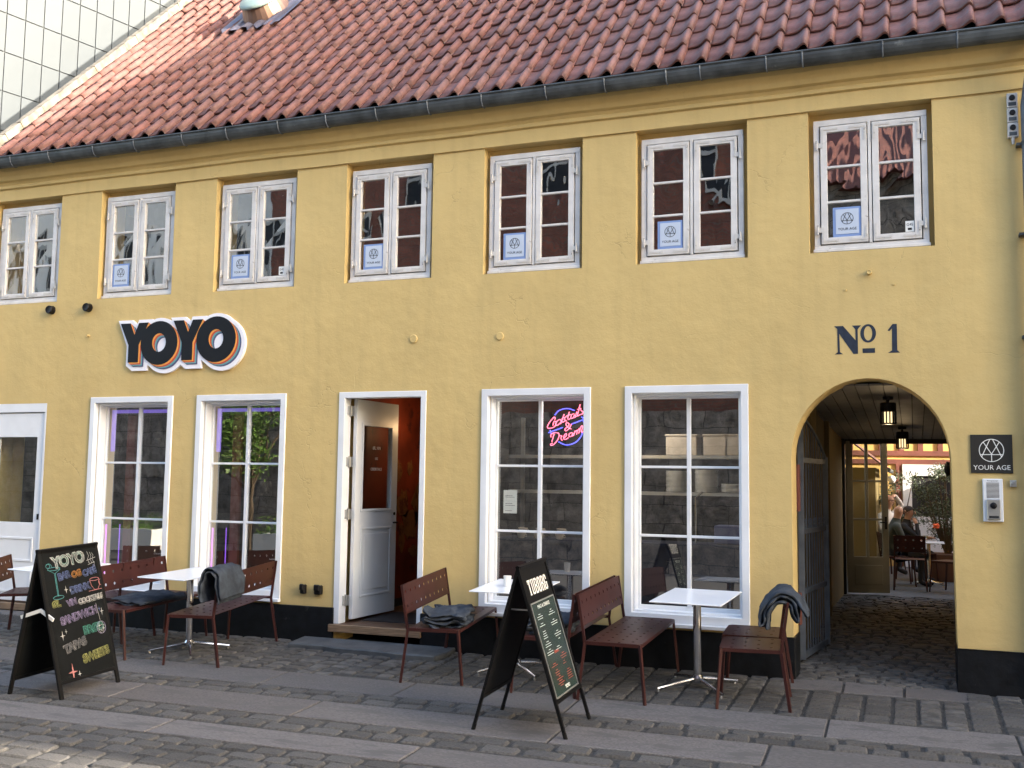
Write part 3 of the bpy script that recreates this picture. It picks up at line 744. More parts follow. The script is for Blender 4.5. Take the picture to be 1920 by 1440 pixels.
# ---------------------------------------------------------------- passage: walls, ceiling boards, lamps, gate, glazed doors
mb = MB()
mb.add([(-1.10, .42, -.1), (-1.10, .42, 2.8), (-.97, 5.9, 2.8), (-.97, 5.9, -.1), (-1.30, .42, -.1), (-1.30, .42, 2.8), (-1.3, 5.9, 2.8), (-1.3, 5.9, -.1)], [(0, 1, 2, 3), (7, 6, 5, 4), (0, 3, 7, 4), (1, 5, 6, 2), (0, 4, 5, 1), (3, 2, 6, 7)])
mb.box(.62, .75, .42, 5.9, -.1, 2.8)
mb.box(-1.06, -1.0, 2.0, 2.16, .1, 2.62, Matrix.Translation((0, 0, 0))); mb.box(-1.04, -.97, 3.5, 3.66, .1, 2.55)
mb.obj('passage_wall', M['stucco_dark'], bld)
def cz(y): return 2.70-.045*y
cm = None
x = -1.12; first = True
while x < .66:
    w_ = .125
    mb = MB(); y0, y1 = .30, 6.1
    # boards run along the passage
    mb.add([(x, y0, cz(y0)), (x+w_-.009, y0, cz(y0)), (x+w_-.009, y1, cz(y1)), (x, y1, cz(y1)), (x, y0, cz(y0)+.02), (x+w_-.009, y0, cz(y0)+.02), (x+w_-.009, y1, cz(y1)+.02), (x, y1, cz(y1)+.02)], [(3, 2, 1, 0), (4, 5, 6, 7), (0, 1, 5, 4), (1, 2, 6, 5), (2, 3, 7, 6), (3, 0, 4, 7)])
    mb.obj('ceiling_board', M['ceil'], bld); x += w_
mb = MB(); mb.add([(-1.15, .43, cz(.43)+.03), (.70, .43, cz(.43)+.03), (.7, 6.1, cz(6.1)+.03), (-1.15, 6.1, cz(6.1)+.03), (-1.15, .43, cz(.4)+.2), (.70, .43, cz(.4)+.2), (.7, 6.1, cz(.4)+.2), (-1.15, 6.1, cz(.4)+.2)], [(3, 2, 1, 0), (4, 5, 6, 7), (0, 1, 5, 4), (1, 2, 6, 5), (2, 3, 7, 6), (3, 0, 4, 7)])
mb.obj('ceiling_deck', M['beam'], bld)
mb = MB(); mb.box(-1.0, .62, 6.1, 6.22, 2.36, 2.5); mb.box(-1.1, -.94, 6.0, 6.2, .15, 2.43); mb.obj('passage_beam', M['beam'], bld)
def lamp():
    root = empty('passage_lamp')
    mb = MB(); mb.lathe([(.05, 0), (.05, -.03), (.014, -.031), (.014, -.059), (.07, -.06), (.076, -.07), (.076, -.15), (.07, -.15)], n=20)
    mb.obj('lamp_housing', M['blackplastic'], root)
    mb = MB(); mb.lathe([(.074, -.265), (.074, -.28)], n=20); mb.obj('lamp_base_ring', M['blackplastic'], root)
    for k in range(14):
        a = 2*math.pi*k/14; mb = MB(); mb.bar((.072*math.cos(a), .072*math.sin(a), -.15), (.072*math.cos(a), .072*math.sin(a), -.27), .014); mb.obj('slat', M['blackplastic'], root)
    mb = MB(); mb.lathe([(.05, -.155), (.05, -.26)], n=16); mb.obj('lamp_glass', M['lampglow'], root)
    return root
l1 = lamp(); l1.location = (-.225, 1.15, cz(1.15)); tag(l1, 'black slatted ceiling lamp nearest the street in the arched passage', 'lamp', 'passage ceiling lamps')
l2 = copy_tree(l1); l2.location = (-.125, 4.3, cz(4.3)); l2['label'] = 'black slatted ceiling lamp deeper in the arched passage, near the glazed door'
for p_ in ((-.225, 1.15), (-.125, 4.3)):
    pl = bpy.data.lights.new('lamp_light', 'POINT'); pl.energy = .7; pl.color = (1, .72, .4); pl.shadow_soft_size = .04
    po = bpy.data.objects.new('lamp_light', pl); COL.objects.link(po); po.location = (p_[0], p_[1]+.0, cz(p_[1])-.30)
    po.parent = l1 if p_[1] < 2 else l2; po.matrix_parent_inverse = Matrix(); po.location = (0, 0, -.33)
# folded iron gate against the left wall
gr = empty('passage_gate', label='grey iron bar gate folded open against the left wall of the arched passage', cat='gate')
A, B = Vector((-1.03, .60, 0)), Vector((-.885, 1.72, 0)); gd = (B-A)
def gp_(t, z): return A + gd*t + Vector((0, 0, z))
mb = MB(); g0 = .08
mb.bar(gp_(0, g0), gp_(0, 2.42), .055, .02); mb.bar(gp_(1, g0), gp_(1, 2.05), .055, .02); mb.bar(gp_(.02, g0+.03), gp_(.98, g0+.03), .02, .06)
top = [gp_(t/12, 2.42-.37*(t/12)**1.7) for t in range(13)]
mb.tube(top, .016, 6)
for z in (.72, 1.30, 2.0): mb.bar(gp_(.02, z), gp_(.98, z), .018, .05)
mb.obj('gate_frame', M['gate'], gr)
for k in range(1, 10):
    t = k/10; mb = MB(); mb.bar(gp_(t, g0+.06), gp_(t, 2.40-.37*t**1.7), .010); mb.obj('gate_bar', M['gate'], gr)
for k in range(5):
    t = (k+.5)/5
    for s_ in (-1, 1):
        mb = MB(); P = []
        for i in range(15):
            a = i/14*2.2*math.pi; r_ = .012+.036*i/14
            c = gp_(t, 1.36+.055*s_*.6); P.append(c + gd.normalized()*r_*math.cos(a)*1.4 + Vector((0, 0, s_*r_*math.sin(a))))
        mb.tube(P, .006, 5); mb.obj('scroll', M['gate'], gr)
# maroon and grey meter boxes on the wall behind the gate
mb = MB(); mb.box(-1.10, -1.03, .44, .56, 1.5, 1.95); o = mb.obj('meter_box', M['timber'], bevel=.006); tag(o, 'maroon box on the passage wall behind the folded iron gate', 'box')
mb = MB(); mb.box(-1.09, -1.03, .46, .58, .42, .72); o = mb.obj('drain_box', M['timber'], bevel=.006); tag(o, 'small maroon box low on the wall beside the foot of the iron gate', 'box')
# glazed door leaf at the back of the passage
gdr = empty('glazed_door', label='olive framed glazed door standing half open at the courtyard end', cat='door', mtx=Matrix.Translation((-.925, 6.1, .2)) @ Matrix.Rotation(R(20), 4, 'Z'))
W_, H_ = .60, 2.20
mb = MB(); mb.poly(rect(0, W_, 0, H_), [rect(.09, .275, .52+.555*k, 1.045+.555*k) for k in range(3)] + [rect(.315, .51, .52+.555*k, 1.045+.555*k) for k in range(3)], -.02, .02, lambda x, z, d: (x, d, z))
mb.box(.1, .5, -.028, -.0205, .12, .40)
mb.obj('door_leaf', M['olivedoor'], gdr, bevel=.003)
for k in range(3):
    for p, q in ((.09, .275), (.315, .51)):
        mb = MB(); mb.box(p, q, -.003, .003, .52+.555*k, 1.045+.555*k); mb.obj('pane', M['glass_door'], gdr)
mb = MB(); mb.tube([(W_-.04, -.02, 1.02), (W_-.04, -.07, 1.02), (W_-.14, -.07, 1.02)], .009, 8); mb.box(W_-.055, W_-.025, -.026, -.0205, .92, 1.10); mb.obj('handle', M['blackplastic'], gdr)

# ---------------------------------------------------------------- interior (dark rooms behind the glass)
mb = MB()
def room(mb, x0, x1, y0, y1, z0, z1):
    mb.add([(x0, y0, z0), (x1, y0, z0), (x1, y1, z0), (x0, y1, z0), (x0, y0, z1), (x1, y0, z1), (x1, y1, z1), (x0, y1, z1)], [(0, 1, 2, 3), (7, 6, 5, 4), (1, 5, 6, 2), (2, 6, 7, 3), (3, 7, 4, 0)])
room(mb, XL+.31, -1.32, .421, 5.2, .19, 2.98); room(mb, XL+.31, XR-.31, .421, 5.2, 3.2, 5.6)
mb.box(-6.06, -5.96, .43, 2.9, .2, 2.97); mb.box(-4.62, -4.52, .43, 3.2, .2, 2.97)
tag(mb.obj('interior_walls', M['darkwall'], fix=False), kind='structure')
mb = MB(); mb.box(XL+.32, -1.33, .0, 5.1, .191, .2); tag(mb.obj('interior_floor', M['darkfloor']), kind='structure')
# orange mural on the wall seen through the open door
mb = MB(); mb.box(-5.959, -5.95, .6, 2.85, .3, 2.8)
mu = mb.obj('wall_mural', M['mural'], bevel=0); tag(mu, 'red and orange wall painting seen through the open cafe door', 'mural')
def blob(cx, cz_, r, squ=1., sd_=0):
    return [(cx+r*(1+.75*noise.noise((math.cos(a)*1.7+sd_, math.sin(a)*1.7, sd_)))*math.cos(a), cz_+squ*r*(1+.8*noise.noise((math.cos(a)*2+.3, sd_, math.sin(a)*2)))*math.sin(a)) for a in [2*math.pi*k/16 for k in range(16)]]
for i, (cx, cz_, r_, q_) in enumerate([(-5.35, 1.35, .14, 1.), (-5.15, 1.1, .20, .8), (-4.95, 1.35, .12, 1.6), (-5.5, 1.75, .07, 1.4), (-5.2, 1.8, .06, 1.2), (-5.05, .75, .12, .5), (-5.4, .95, .07, 2.2)]):
    mb = MB(); mb.poly(blob(cx+7.1, cz_+.1, r_*1.2, q_, i*3.1), [], -5.949, -5.944, lambda x, z, d: (d, x, z)); mb.obj('painted_shape', M['muraltan'], mu)
mb = MB(); mb.box(-5.7, -4.9, .32, 1.1, .2, .212); tag(mb.obj('door_mat', M['ink']), 'dark mat just inside the open cafe door', 'mat')
for nm_, lc, en, col_ in (('hall_lamp', (-5.35, 1.5, 2.45), 2.0, (1, .62, .30)), ('kitchen_fill', (-2.9, .75, 2.75), 11, (1, .93, .82)), ('bar_lamp', (-8.3, 2.6, 2.6), 2, (.75, .6, 1))):  # kitchen bulb is added fill to bring out shelves and plates
    hl = empty(nm_, lc, {'hall_lamp': 'warm pendant bulb inside the open cafe door', 'kitchen_fill': 'added fill bulb to brighten the shelves behind the right shop windows', 'bar_lamp': 'dim bulb in the room behind the left shop windows'}[nm_], 'lamp')
    mb = MB(); mb.lathe([(.005, .05), (.03, .03), (.035, 0), (.02, -.03), (.004, -.035)], n=12); mb.obj('bulb', M['lampglow'], hl)
    mb = MB(); mb.tube([(0, 0, .05), (0, 0, 2.97-lc[2])], .006, 6); mb.obj('cord', M['blackplastic'], hl)
    L0 = bpy.data.lights.new(nm_+'_light', 'POINT'); L0.energy = en; L0.color = col_; L0.shadow_soft_size = .04
    lo_ = bpy.data.objects.new(nm_+'_light', L0); COL.objects.link(lo_); lo_.parent = hl; lo_.location = (0, 0, -.06)
# kitchen side: counter, shelves, crockery
def thing(mb, name, m, label, cat, group=None, **k):
    o = mb.obj(name, m, **k); return tag(o, label, cat, group)
mb = MB(); mb.box(-4.4, -1.4, .95, 1.5, .2, 1.08); mb.box(-4.4, -1.4, .93, 1.52, 1.081, 1.12)
thing(mb, 'counter', M['navy'], 'navy blue counter running behind the two right shop windows', 'counter')
sh = empty('wall_shelf', label='steel shelves of crockery behind the right shop window', cat='shelf')
for z in (1.62, 2.02): 
    mb = MB(); mb.box(-4.35, -1.4, 1.25, 1.6, z, z+.035); mb.obj('shelf_board', M['steel'], sh)
mb = MB()
for x in (-4.3, -2.9, -1.45): mb.box(x-.02, x+.02, 1.56, 1.6, 1.13, 2.5)
mb.obj('upright', M['steel'], sh)
def plates(x, y, z, n, r, label):
    rt_ = empty('plate_stack', (x, y, z), label, 'plates', 'stacks of plates on the kitchen shelves')
    pm = None
    for k in range(n):
        if pm is None:
            mb = MB(); mb.lathe([(r*.5, 0), (r*.6, .003), (r, .012), (r, .016), (r*.55, .007)], n=18); o = mb.obj('plate', M['crockery'], rt_); pm = o.data
        else: o = link('plate', pm, rt_)
        o.location = (random.uniform(-.003, .003), 0, k*.0135)
plates(-2.42, 1.40, 1.655, 17, .125, 'tall stack of white plates at the left of the lower shelf')
plates(-2.10, 1.40, 1.655, 18, .125, 'tall stack of white plates behind the mullion of the right window')
plates(-1.78, 1.40, 1.655, 7, .16, 'low stack of wide plates on the lower shelf, right of the mullion')
plates(-1.52, 1.40, 1.655, 12, .09, 'stack of small plates at the right end of the lower shelf')
for i, (x, w_, lb) in enumerate(((-2.35, .17, 'beige storage box at the left of the upper shelf'), (-1.98, .13, 'beige storage box just right of the mullion on the upper shelf'), (-1.68, .2, 'large beige storage box at the right of the upper shelf'))):
    mb = MB(); mb.box(x-w_, x+w_, 1.27, 1.55, 2.056, 2.26); mb.box(x-w_-.01, x+w_+.01, 1.26, 1.56, 2.261, 2.285)
    thing(mb, 'storage_box', M['boxp'], lb, 'box', 'storage boxes on the upper shelf', bevel=.008)
def cup():
    mb = MB(); mb.lathe([(.025, 0), (.035, .005), (.055, .06), (.05, .06), (.03, .012)], n=14); mb.tube([(.045, 0, .05), (.075, 0, .045), (.075, 0, .025), (.04, 0, .02)], .005, 6)
    return mb.obj('cup', M['cream'])
cp = cup(); cd = cp.data; k = 0
for x, nm in ((-4.02, 'left'), (-3.82, 'middle'), (-3.58, 'right')):
    for z, lv in ((1.121, 'lower'), (1.176, 'upper')):
        o = cp if k == 0 else link('cup', cd); k += 1
        o.location = (x*1.02+(.02 if lv == 'upper' else 0), 1.02, z); o.rotation_euler = (0, .05, -.3)
        tag(o, '%s cream cup of the %s pair on the navy counter under the notice' % (lv, nm), 'cup', 'cream cups stacked on the counter')
mb = MB(); mb.box(-3.98, -3.88, 1.1, 1.3, 1.121, 1.14); mb.tube([(-2.18, 1.2, 1.12), (-2.18, 1.2, 1.6), (-2.1, 1.15, 1.66)], .012); thing(mb, 'tap', M['chrome'], 'tall steel tap behind the counter in the right shop window', 'tap')
mb = MB(); mb.box(-1.95, -1.5, 1.0, 1.3, 1.13, 1.32); thing(mb, 'blue_crate', M['s_navy'], 'dark blue crate at the right end of the navy counter', 'crate', bevel=.01)
# room on the left: table lights and menu boards
for i, (a, b) in enumerate(GW[:2]):
    w_ = ('leftmost', 'second')[i]
    mb = MB(); mb.box(a+.10, b-.09, .24, .262, 2.52, 2.56); mb.box(a+.10, a+.15, .24, .262, 2.05, 2.52)
    thing(mb, 'light_band', M['ledtop'], 'violet lit band along the top of the %s shop window' % w_, 'light', 'violet light bands in the left shop windows')
    mb = MB(); mb.tube([(a+.115, .215, .55), (a+.115, .215, 1.16)], .009, 6); thing(mb, 'led_tube', M['ledpink'], 'vertical violet light tube in the lower left of the %s shop window' % w_, 'light', 'vertical light tubes in the left shop windows')
    mb = MB(); mb.tube([(a+.22, .33, .55), (a+.22, .33, 1.16)], .006, 6); thing(mb, 'led_tube', M['led'], 'thin inner violet light tube set back in the %s shop window' % w_, 'light', 'vertical light tubes in the left shop windows')
    mb = MB(); mb.box(a+.24, a+.36, .36, .40, .45, 2.5); thing(mb, 'inner_post', M['timber'], 'dark red post just inside the %s shop window' % w_, 'post')
# notice in the third shop window
nt_ = empty('notice', label='white notice stuck inside the left middle pane of the third shop window', cat='notice')
mb = MB(); mb.box(-3.99, -3.84, .19, .192, 1.42, 1.66); mb.obj('sheet', M['whiteprint'], nt_)
for z in (1.60, 1.585, 1.52, 1.50, 1.445):
    mb = MB(); mb.box(-3.97, -3.97+random.uniform(.07, .11), .1885, .1895, z, z+.004); mb.obj('line', M['ink'], nt_)
# neon sign
ns = empty('neon_sign', label='pink and blue neon sign reading Cocktails & Dreams behind the third shop window', cat='neon sign')
def nz(cx, cy): return Vector((-3.34+(cx-730)*.00049, .27, 2.315-(cy-770)*.00047))
def cr(pts, n=6):
    P = [nz(*p) for p in pts]; out = []
    for i in range(len(P)-1):
        p0, p1, p2, p3 = P[max(i-1, 0)], P[i], P[i+1], P[min(i+2, len(P)-1)]
        for j in range(n):
            t = j/n; out.append(.5*((2*p1)+(-p0+p2)*t+(2*p0-5*p1+4*p2-p3)*t*t+(-p0+3*p1-3*p2+p3)*t**3))
    return out + [P[-1]]
strokes = [('letter_C', [(480, 600), (490, 560), (460, 550), (380, 640), (320, 740), (330, 790), (390, 790), (470, 760), (510, 700), (500, 640), (460, 650), (440, 730)]),
 ('letter_o', [(530, 640), (500, 690), (510, 730), (560, 715), (620, 650), (600, 600), (550, 620), (530, 640)]),
 ('letter_c', [(690, 560), (660, 560), (640, 620), (660, 660), (730, 610)]), ('letter_k', [(690, 480), (610, 700)]), ('letter_k', [(750, 520), (690, 590), (750, 640)]),
 ('letter_t', [(805, 430), (770, 560), (790, 600), (830, 570)]), ('letter_t', [(750, 520), (830, 490)]),
 ('letter_a', [(900, 480), (850, 500), (840, 570), (880, 570), (920, 500), (900, 560), (940, 550)]), ('letter_i', [(970, 430), (940, 530), (965, 530)]), ('letter_i', [(985, 370), (980, 385)]),
 ('letter_l', [(1040, 270), (985, 500), (1000, 520), (1030, 500)]), ('letter_s', [(1060, 350), (1050, 390), (1100, 440), (1090, 480), (1030, 500)]),
 ('ampersand', [(850, 700), (800, 800), (730, 850), (710, 810), (790, 740), (790, 690), (750, 670), (730, 710), (780, 780), (850, 810)]),
 ('letter_D', [(470, 910), (420, 1090)]), ('letter_D', [(400, 990), (400, 930), (480, 890), (560, 900), (580, 960), (540, 1060), (460, 1150), (400, 1170), (395, 1140), (430, 1120)]),
 ('letter_r', [(590, 960), (640, 960), (620, 1010), (650, 1060)]), ('letter_e', [(690, 1000), (740, 960), (740, 910), (700, 940), (680, 1010), (720, 1040), (790, 1000)]),
 ('letter_a', [(870, 890), (810, 910), (800, 970), (850, 970), (890, 900), (870, 960), (910, 950)]), ('letter_m', [(930, 850), (905, 945)]), ('letter_m', [(925, 880), (980, 840), (965, 930)]), ('letter_m', [(975, 870), (1030, 800), (1040, 830), (1010, 905)]), ('letter_m', [(1030, 830), (1080, 740), (1095, 780), (1070, 870), (1100, 870)]), ('letter_s', [(1170, 700), (1140, 740), (1170, 800), (1150, 850), (1100, 870)])]
for nm, p in strokes:
    mb = MB(); mb.tube(cr(p), .0052, 6); mb.obj(nm, M['neonpink'], ns)
for nm, p in (('arc', [(480, 500), (560, 410), (680, 365), (800, 365), (920, 405)]), ('arc', [(570, 1090), (680, 1145), (800, 1155), (950, 1100), (1060, 980), (1095, 890)]),
              ('arrow', [(340, 890), (660, 775)]), ('arrow', [(380, 830), (400, 905)]), ('arrow', [(860, 700), (1130, 600)]), ('arrow', [(1070, 545), (1130, 600), (1110, 660)])):
    mb = MB(); mb.tube(cr(p), .0055, 6); mb.obj(nm, M['neonblue'], ns)

# ================================================================== SIGNS AND FITTINGS ON THE WALL
def Yshape(s=1., g=0.):
    # heavy capital Y; g grows the outline
    return [(-.45-g*1.2, .50+g), (-.13+g*.4, .50+g), (.015, .20+g*1.5), (.15-g*.4, .50+g), (.46+g*1.2, .50+g), (.165+g, -.06-g*.2), (.165+g, -.50-g), (-.165-g, -.50-g), (-.165-g, -.06-g*.2)]
def ring(rx, rz, n=36): return [(rx*math.cos(2*math.pi*k/n), rz*math.sin(2*math.pi*k/n)) for k in range(n)]
ys_ = empty('yoyo_sign', label='white edged shop sign of black letters YOYO with rainbow drop shadow', cat='sign')
LH = .475
letters = [('Y', -8.70, 3.345, 1.0), ('O', -8.325, 3.330, 1.03), ('Y', -7.915, 3.350, 1.0), ('O', -7.51, 3.345, 1.05)]
def place_poly(mb, kind, cx, cz_, k, g, d0, d1, hole=None):
    if kind == 'Y': P = [(cx+x*LH*k*.97, cz_+z*LH*k) for x, z in Yshape(g=g/LH)]; H = []
    else:
        P = [(cx+x, cz_+z) for x, z in ring(.262*k+g, .255*k+g)]; H = []
        if hole: H = [[(cx+x, cz_+z+.005) for x, z in ring(.098*k, .108*k, 24)]]
    mb.poly(P, H, d0, d1, lambda x, z, d: (x, d, z))
DX, DZ = .019, -.0135
mb = MB(); dd = 0
for li, (kd, cx, cz_, k) in enumerate(letters):
    for s_ in range(0, 7, 1):
        place_poly(mb, kd, cx+DX*s_*.75, cz_+DZ*s_*.75, k, .040, -.030-.00025*dd, 0); dd += 1
mb.obj('backing_board', M['s_white'], ys_)
base = -.0385
for ci, cn in enumerate(('s_navy', 's_teal', 's_red', 's_orange')):
    for li, (kd, cx, cz_, k) in enumerate(letters):
        mb = MB()
        for q in range(3):
            st = (3-ci)+1-q*.33
            place_poly(mb, kd, cx+DX*st, cz_+DZ*st, k, 0, base-.0012*ci-.0003*q-.0001*li, base+.0004, hole=True)
        mb.obj('colour_band', M[cn], ys_)
for li, (kd, cx, cz_, k) in enumerate(letters):
    mb = MB(); place_poly(mb, kd, cx, cz_, k, 0, base-.0065-.0002*li, base+.0003, hole=True)
    mb.obj('letter_'+kd, M['s_black'], ys_)
# painted No 1
n1 = empty('house_number', label='dark blue painted lettering No 1 above the passage arch', cat='lettering')
def painted(name, polys):
    mb = MB()
    for i, p in enumerate(polys):
        P, H = p if isinstance(p, tuple) else (p, [])
        mb.poly(P, H, -.0022-.0001*i, .001, lambda x, z, d: (x, d, z))
    mb.obj(name, M['inkblue'], n1)
bz = 2.955; hN = .262
def q(x, z): return (-.655+x, bz+z)
painted('letter_N', [[q(.0, 0), q(.075, 0), q(.048, .02), q(.043, .19), q(.165, 0), q(.205, 0), q(.205, .225), q(.235, .262), q(.155, .262), q(.185, .225), q(.185, .125), q(.078, .262), q(.0, .262), q(.026, .235), q(.028, .02)]])
painted('letter_o', [([q(.295+.068*math.cos(a), .185+.085*math.sin(a)) for a in [2*math.pi*k/28 for k in range(28)]], [[q(.295+.036*math.cos(a), .185+.066*math.sin(a)) for a in [2*math.pi*k/24 for k in range(24)]]]), [q(.245, .005), q(.352, .005), q(.352, .048), q(.245, .048)]])
painted('numeral_1', [[q(.462, 0), q(.565, 0), q(.542, .022), q(.542, .262), q(.505, .262), q(.462, .205), q(.478, .198), q(.500, .222), q(.497, .022)]])
# logo helper: circle with crossing A and Y
def logo(parent, mtx, r, t, m):
    mb = MB()
    P = [(r*math.cos(2*math.pi*k/40), r*math.sin(2*math.pi*k/40)) for k in range(40)]; Q = [((r-t)*math.cos(2*math.pi*k/40), (r-t)*math.sin(2*math.pi*k/40)) for k in range(40)]
    mb.poly(P, [Q], 0, .0008, lambda x, z, d: (x, z, d))
    def seg(a, b, o):
        a = Vector((a[0]*r, a[1]*r, .0004+o)); b = Vector((b[0]*r, b[1]*r, .0004+o)); mb.bar(a, b, t, .0008, up=Vector((0, 0, 1)))
    rr = .95
    seg((-.12, .93), (-.78, -.55), .0001); seg((.12, .93), (.78, -.55), .0002); seg((-.85, -.36), (.85, -.36), .0003)
    seg((-.62, .70), (0, -.32), .0004); seg((.62, .70), (0, -.32), .0005); seg((0, -.32), (0, -.95), .0006)
    return mb.obj('logo', m, parent, mtx)
pq = empty('passage_plaque', label='square dark grey plaque with circular logo reading YOUR AGE right of the arch', cat='sign')
mb = MB(); mb.box(.468, .80, -.012, -.002, 1.878, 2.212); mb.obj('plate', M['signgrey'], pq, bevel=.001)
logo(pq, wall_frame(.634, -.013, 2.075), .10, .0065, M['whiteprint'])
text_mesh('lettering', 'YOUR AGE', .058, M['whiteprint'], pq, wall_frame(.634, -.0135, 1.925), extrude=.0004, space=1.04)
# intercom and door bell
ic = empty('intercom', label='white wall intercom with speaker slots under the YOUR AGE plaque', cat='intercom')
mb = MB(); mb.box(.555, .715, -.028, 0, 1.46, 1.83); mb.obj('housing', M['white'], ic, bevel=.006)
for k in range(13):
    mb = MB(); mb.box(.585, .685, -.0295, -.0282, 1.665+k*.0105, 1.670+k*.0105); mb.obj('slot', M['ink'], ic)
mb = MB(); mb.box(.583, .690, -.048, -.0285, 1.478, 1.655); mb.obj('call_unit', M['steel'], ic, bevel=.006)
mb = MB(); mb.lathe([(.028, 0), (.026, .012), (.012, .018)], n=16)
for v in mb.V: v.x, v.y, v.z = .636+v.x, -.048-v.z, 1.60+v.y
mb.obj('camera_eye', M['blackplastic'], ic); mb = MB(); mb.box(.60, .675, -.050, -.0482, 1.492, 1.512); mb.obj('name_strip', M['ink'], ic)
text_mesh('lettering', 'Receptionen', .017, M['ink'], ic, wall_frame(.635, -.0285, 1.812), extrude=.0003)
mb = MB(); mb.box(.772, .822, -.03, 0, 1.762, 1.82); mb.lathe([(.018, 0), (.018, .006)], n=14)
for v in mb.V[-28:]: v.x, v.y, v.z = .797+v.x, -.03-v.z, 1.795+v.y
thing(mb, 'bell_push', M['steel'], 'small grey round bell push right of the intercom', 'bell', bevel=.008)
# old switch boxes at the top right
sb = empty('switch_box', label='column of three old grey switch boxes beside the top of the downpipe', cat='switch box')
for k in range(3):
    z = 5.10-k*.135
    mb = MB(); mb.box(.838, .925, -.05, 0, z, z+.128); bx = mb.obj('box', M['iron_white'], sb, bevel=.004)
    mb = MB(); mb.lathe([(.026, 0), (.022, .018)], n=12)
    for v in mb.V: v.x, v.y, v.z = .88+v.x, -.05-v.z, z+.085+v.y
    mb.obj('dial', M['blackplastic'], bx); mb = MB(); mb.box(.85, .912, -.053, -.0505, z+.012, z+.045); mb.obj('label_field', M['gutter'], bx)
mb = MB(); mb.tube([(.88, -.03, 4.83), (.88, -.03, 4.77)], [.016, .01]); mb.obj('cable_gland', M['iron_white'], sb)
# round vents, anchor discs, outlets
def disc(name, x, z, r, d, m, label, cat, group=None):
    mb = MB(); mb.lathe([(r*1.06, 0), (r, d*.3), (r, d*.85), (r*.85, d), (r*.3, d*.92)], n=24)
    for v in mb.V: v.x, v.y, v.z = x+v.x, -v.z, z+v.y
    return thing(mb, name, m, label, cat, group)
disc('wall_vent', -10.04, 3.81, .052, .07, M['blackplastic'], 'black round wall vent nearest the left edge, under the first upper window', 'vent', 'black round wall vents')
disc('wall_vent', -9.45, 3.812, .052, .07, M['blackplastic'], 'black round wall vent under the second upper window, above YOYO', 'vent', 'black round wall vents')
disc('anchor_disc', -4.98, 3.26, .045, .014, M['stucco'], 'yellow painted round anchor plate above the open cafe door', 'anchor plate', 'painted anchor plates')
disc('anchor_disc', -3.98, 3.25, .042, .014, M['stucco'], 'yellow painted round anchor plate above the third shop window', 'anchor plate', 'painted anchor plates')
disc('wall_hook', -.34, 3.70, .022, .05, M['stucco'], 'small yellow painted stud high above the lettering No 1', 'stud')
disc('wall_hook', -9.43, 3.46, .014, .04, M['stucco'], 'tiny yellow painted stud to the left of the YOYO sign', 'stud')
for x, z in ((-.55, 3.55), (-.13, 3.58)): disc('screw_head', x, z, .010, .012, M['stucco'], 'tiny painted screw head %s above No 1' % ('left' if x < -.3 else 'right'), 'screw')
for x, lb, w_ in ((-6.24, 'small grey capped wall outlet low between the second shop window and the door', .032), (-6.05, 'larger black wall outlet low beside the open cafe door', .045)):
    mb = MB(); mb.box(x-w_, x+w_, -.055, 0, .50, .60); mb.box(x-w_*.8, x+w_*.8, -.08, -.056, .54, .61); thing(mb, 'wall_outlet', M['blackplastic'], lb, 'outlet', 'low wall outlets', bevel=.01)
# posters in the upper windows
ordn = ['', 'second', 'third', 'fourth', 'fifth', 'sixth', 'seventh']
for i in range(1, 7):
    a, b = UW[i]; px = a+.30 if i != 1 else a+.27
    po = empty('window_poster', label='blue edged white YOUR AGE poster in the %s upper window from the left' % ordn[i], cat='poster', group='YOUR AGE posters in the upper windows')
    yy_ = YF-.005
    mb = MB(); mb.box(px-.135, px+.115, yy_, yy_+.004, 4.065, 4.345); mb.obj('mount', M['paperblue'], po)
    mb = MB(); mb.box(px-.110, px+.095, yy_-.003, yy_-.0005, 4.09, 4.325); mb.obj('sheet', M['paper'], po)
    logo(po, wall_frame(px-.008, yy_-.004, 4.235), .056, .0045, M['ink'])
    text_mesh('lettering', 'YOUR AGE', .034, M['ink'], po, wall_frame(px-.008, yy_-.0042, 4.135), extrude=.0003)
for i in (2, 6):
    a, b = UW[i]
    st_ = empty('alarm_sticker', label='small white alarm sticker in the lower right pane of the %s upper window' % ordn[i], cat='sticker', group='alarm stickers')
    mb = MB(); mb.box(b-.20, b-.125, YF-.001, YF+.001, 4.07, 4.17); mb.obj('sheet', M['whiteprint'], st_)
    text_mesh('lettering', 'G4S', .034, M['ink'], st_, wall_frame(b-.1625, YF-.002, 4.135), extrude=.0003); mb = MB(); mb.box(b-.18, b-.145, YF-.0025, YF-.0012, 4.085, 4.105); mb.obj('mark', M['ink'], st_)
# stone step and threshold
mb = MB()
P = [(-6.16, -.43), (-5.75, -.41), (-5.55, -.47), (-5.2, -.46), (-4.85, -.50), (-4.42, -.50), (-4.38, -.30), (-4.40, -.04), (-5.3, -.04), (-6.2, -.04)]
mb.poly(P, [], -.03, .055, lambda x, y, d: (x, y, gz(y)+d))
thing(mb, 'door_step', M['bluestone'], 'worn dark slate slab step lying before the open cafe door', 'step', bevel=.012)
mb = MB(); mb.box(-11.1, -9.9, -.32, -.04, -.05, .09); thing(mb, 'door_step', M['slab'], 'grey stone step under the closed white door at far left', 'step', bevel=.012)

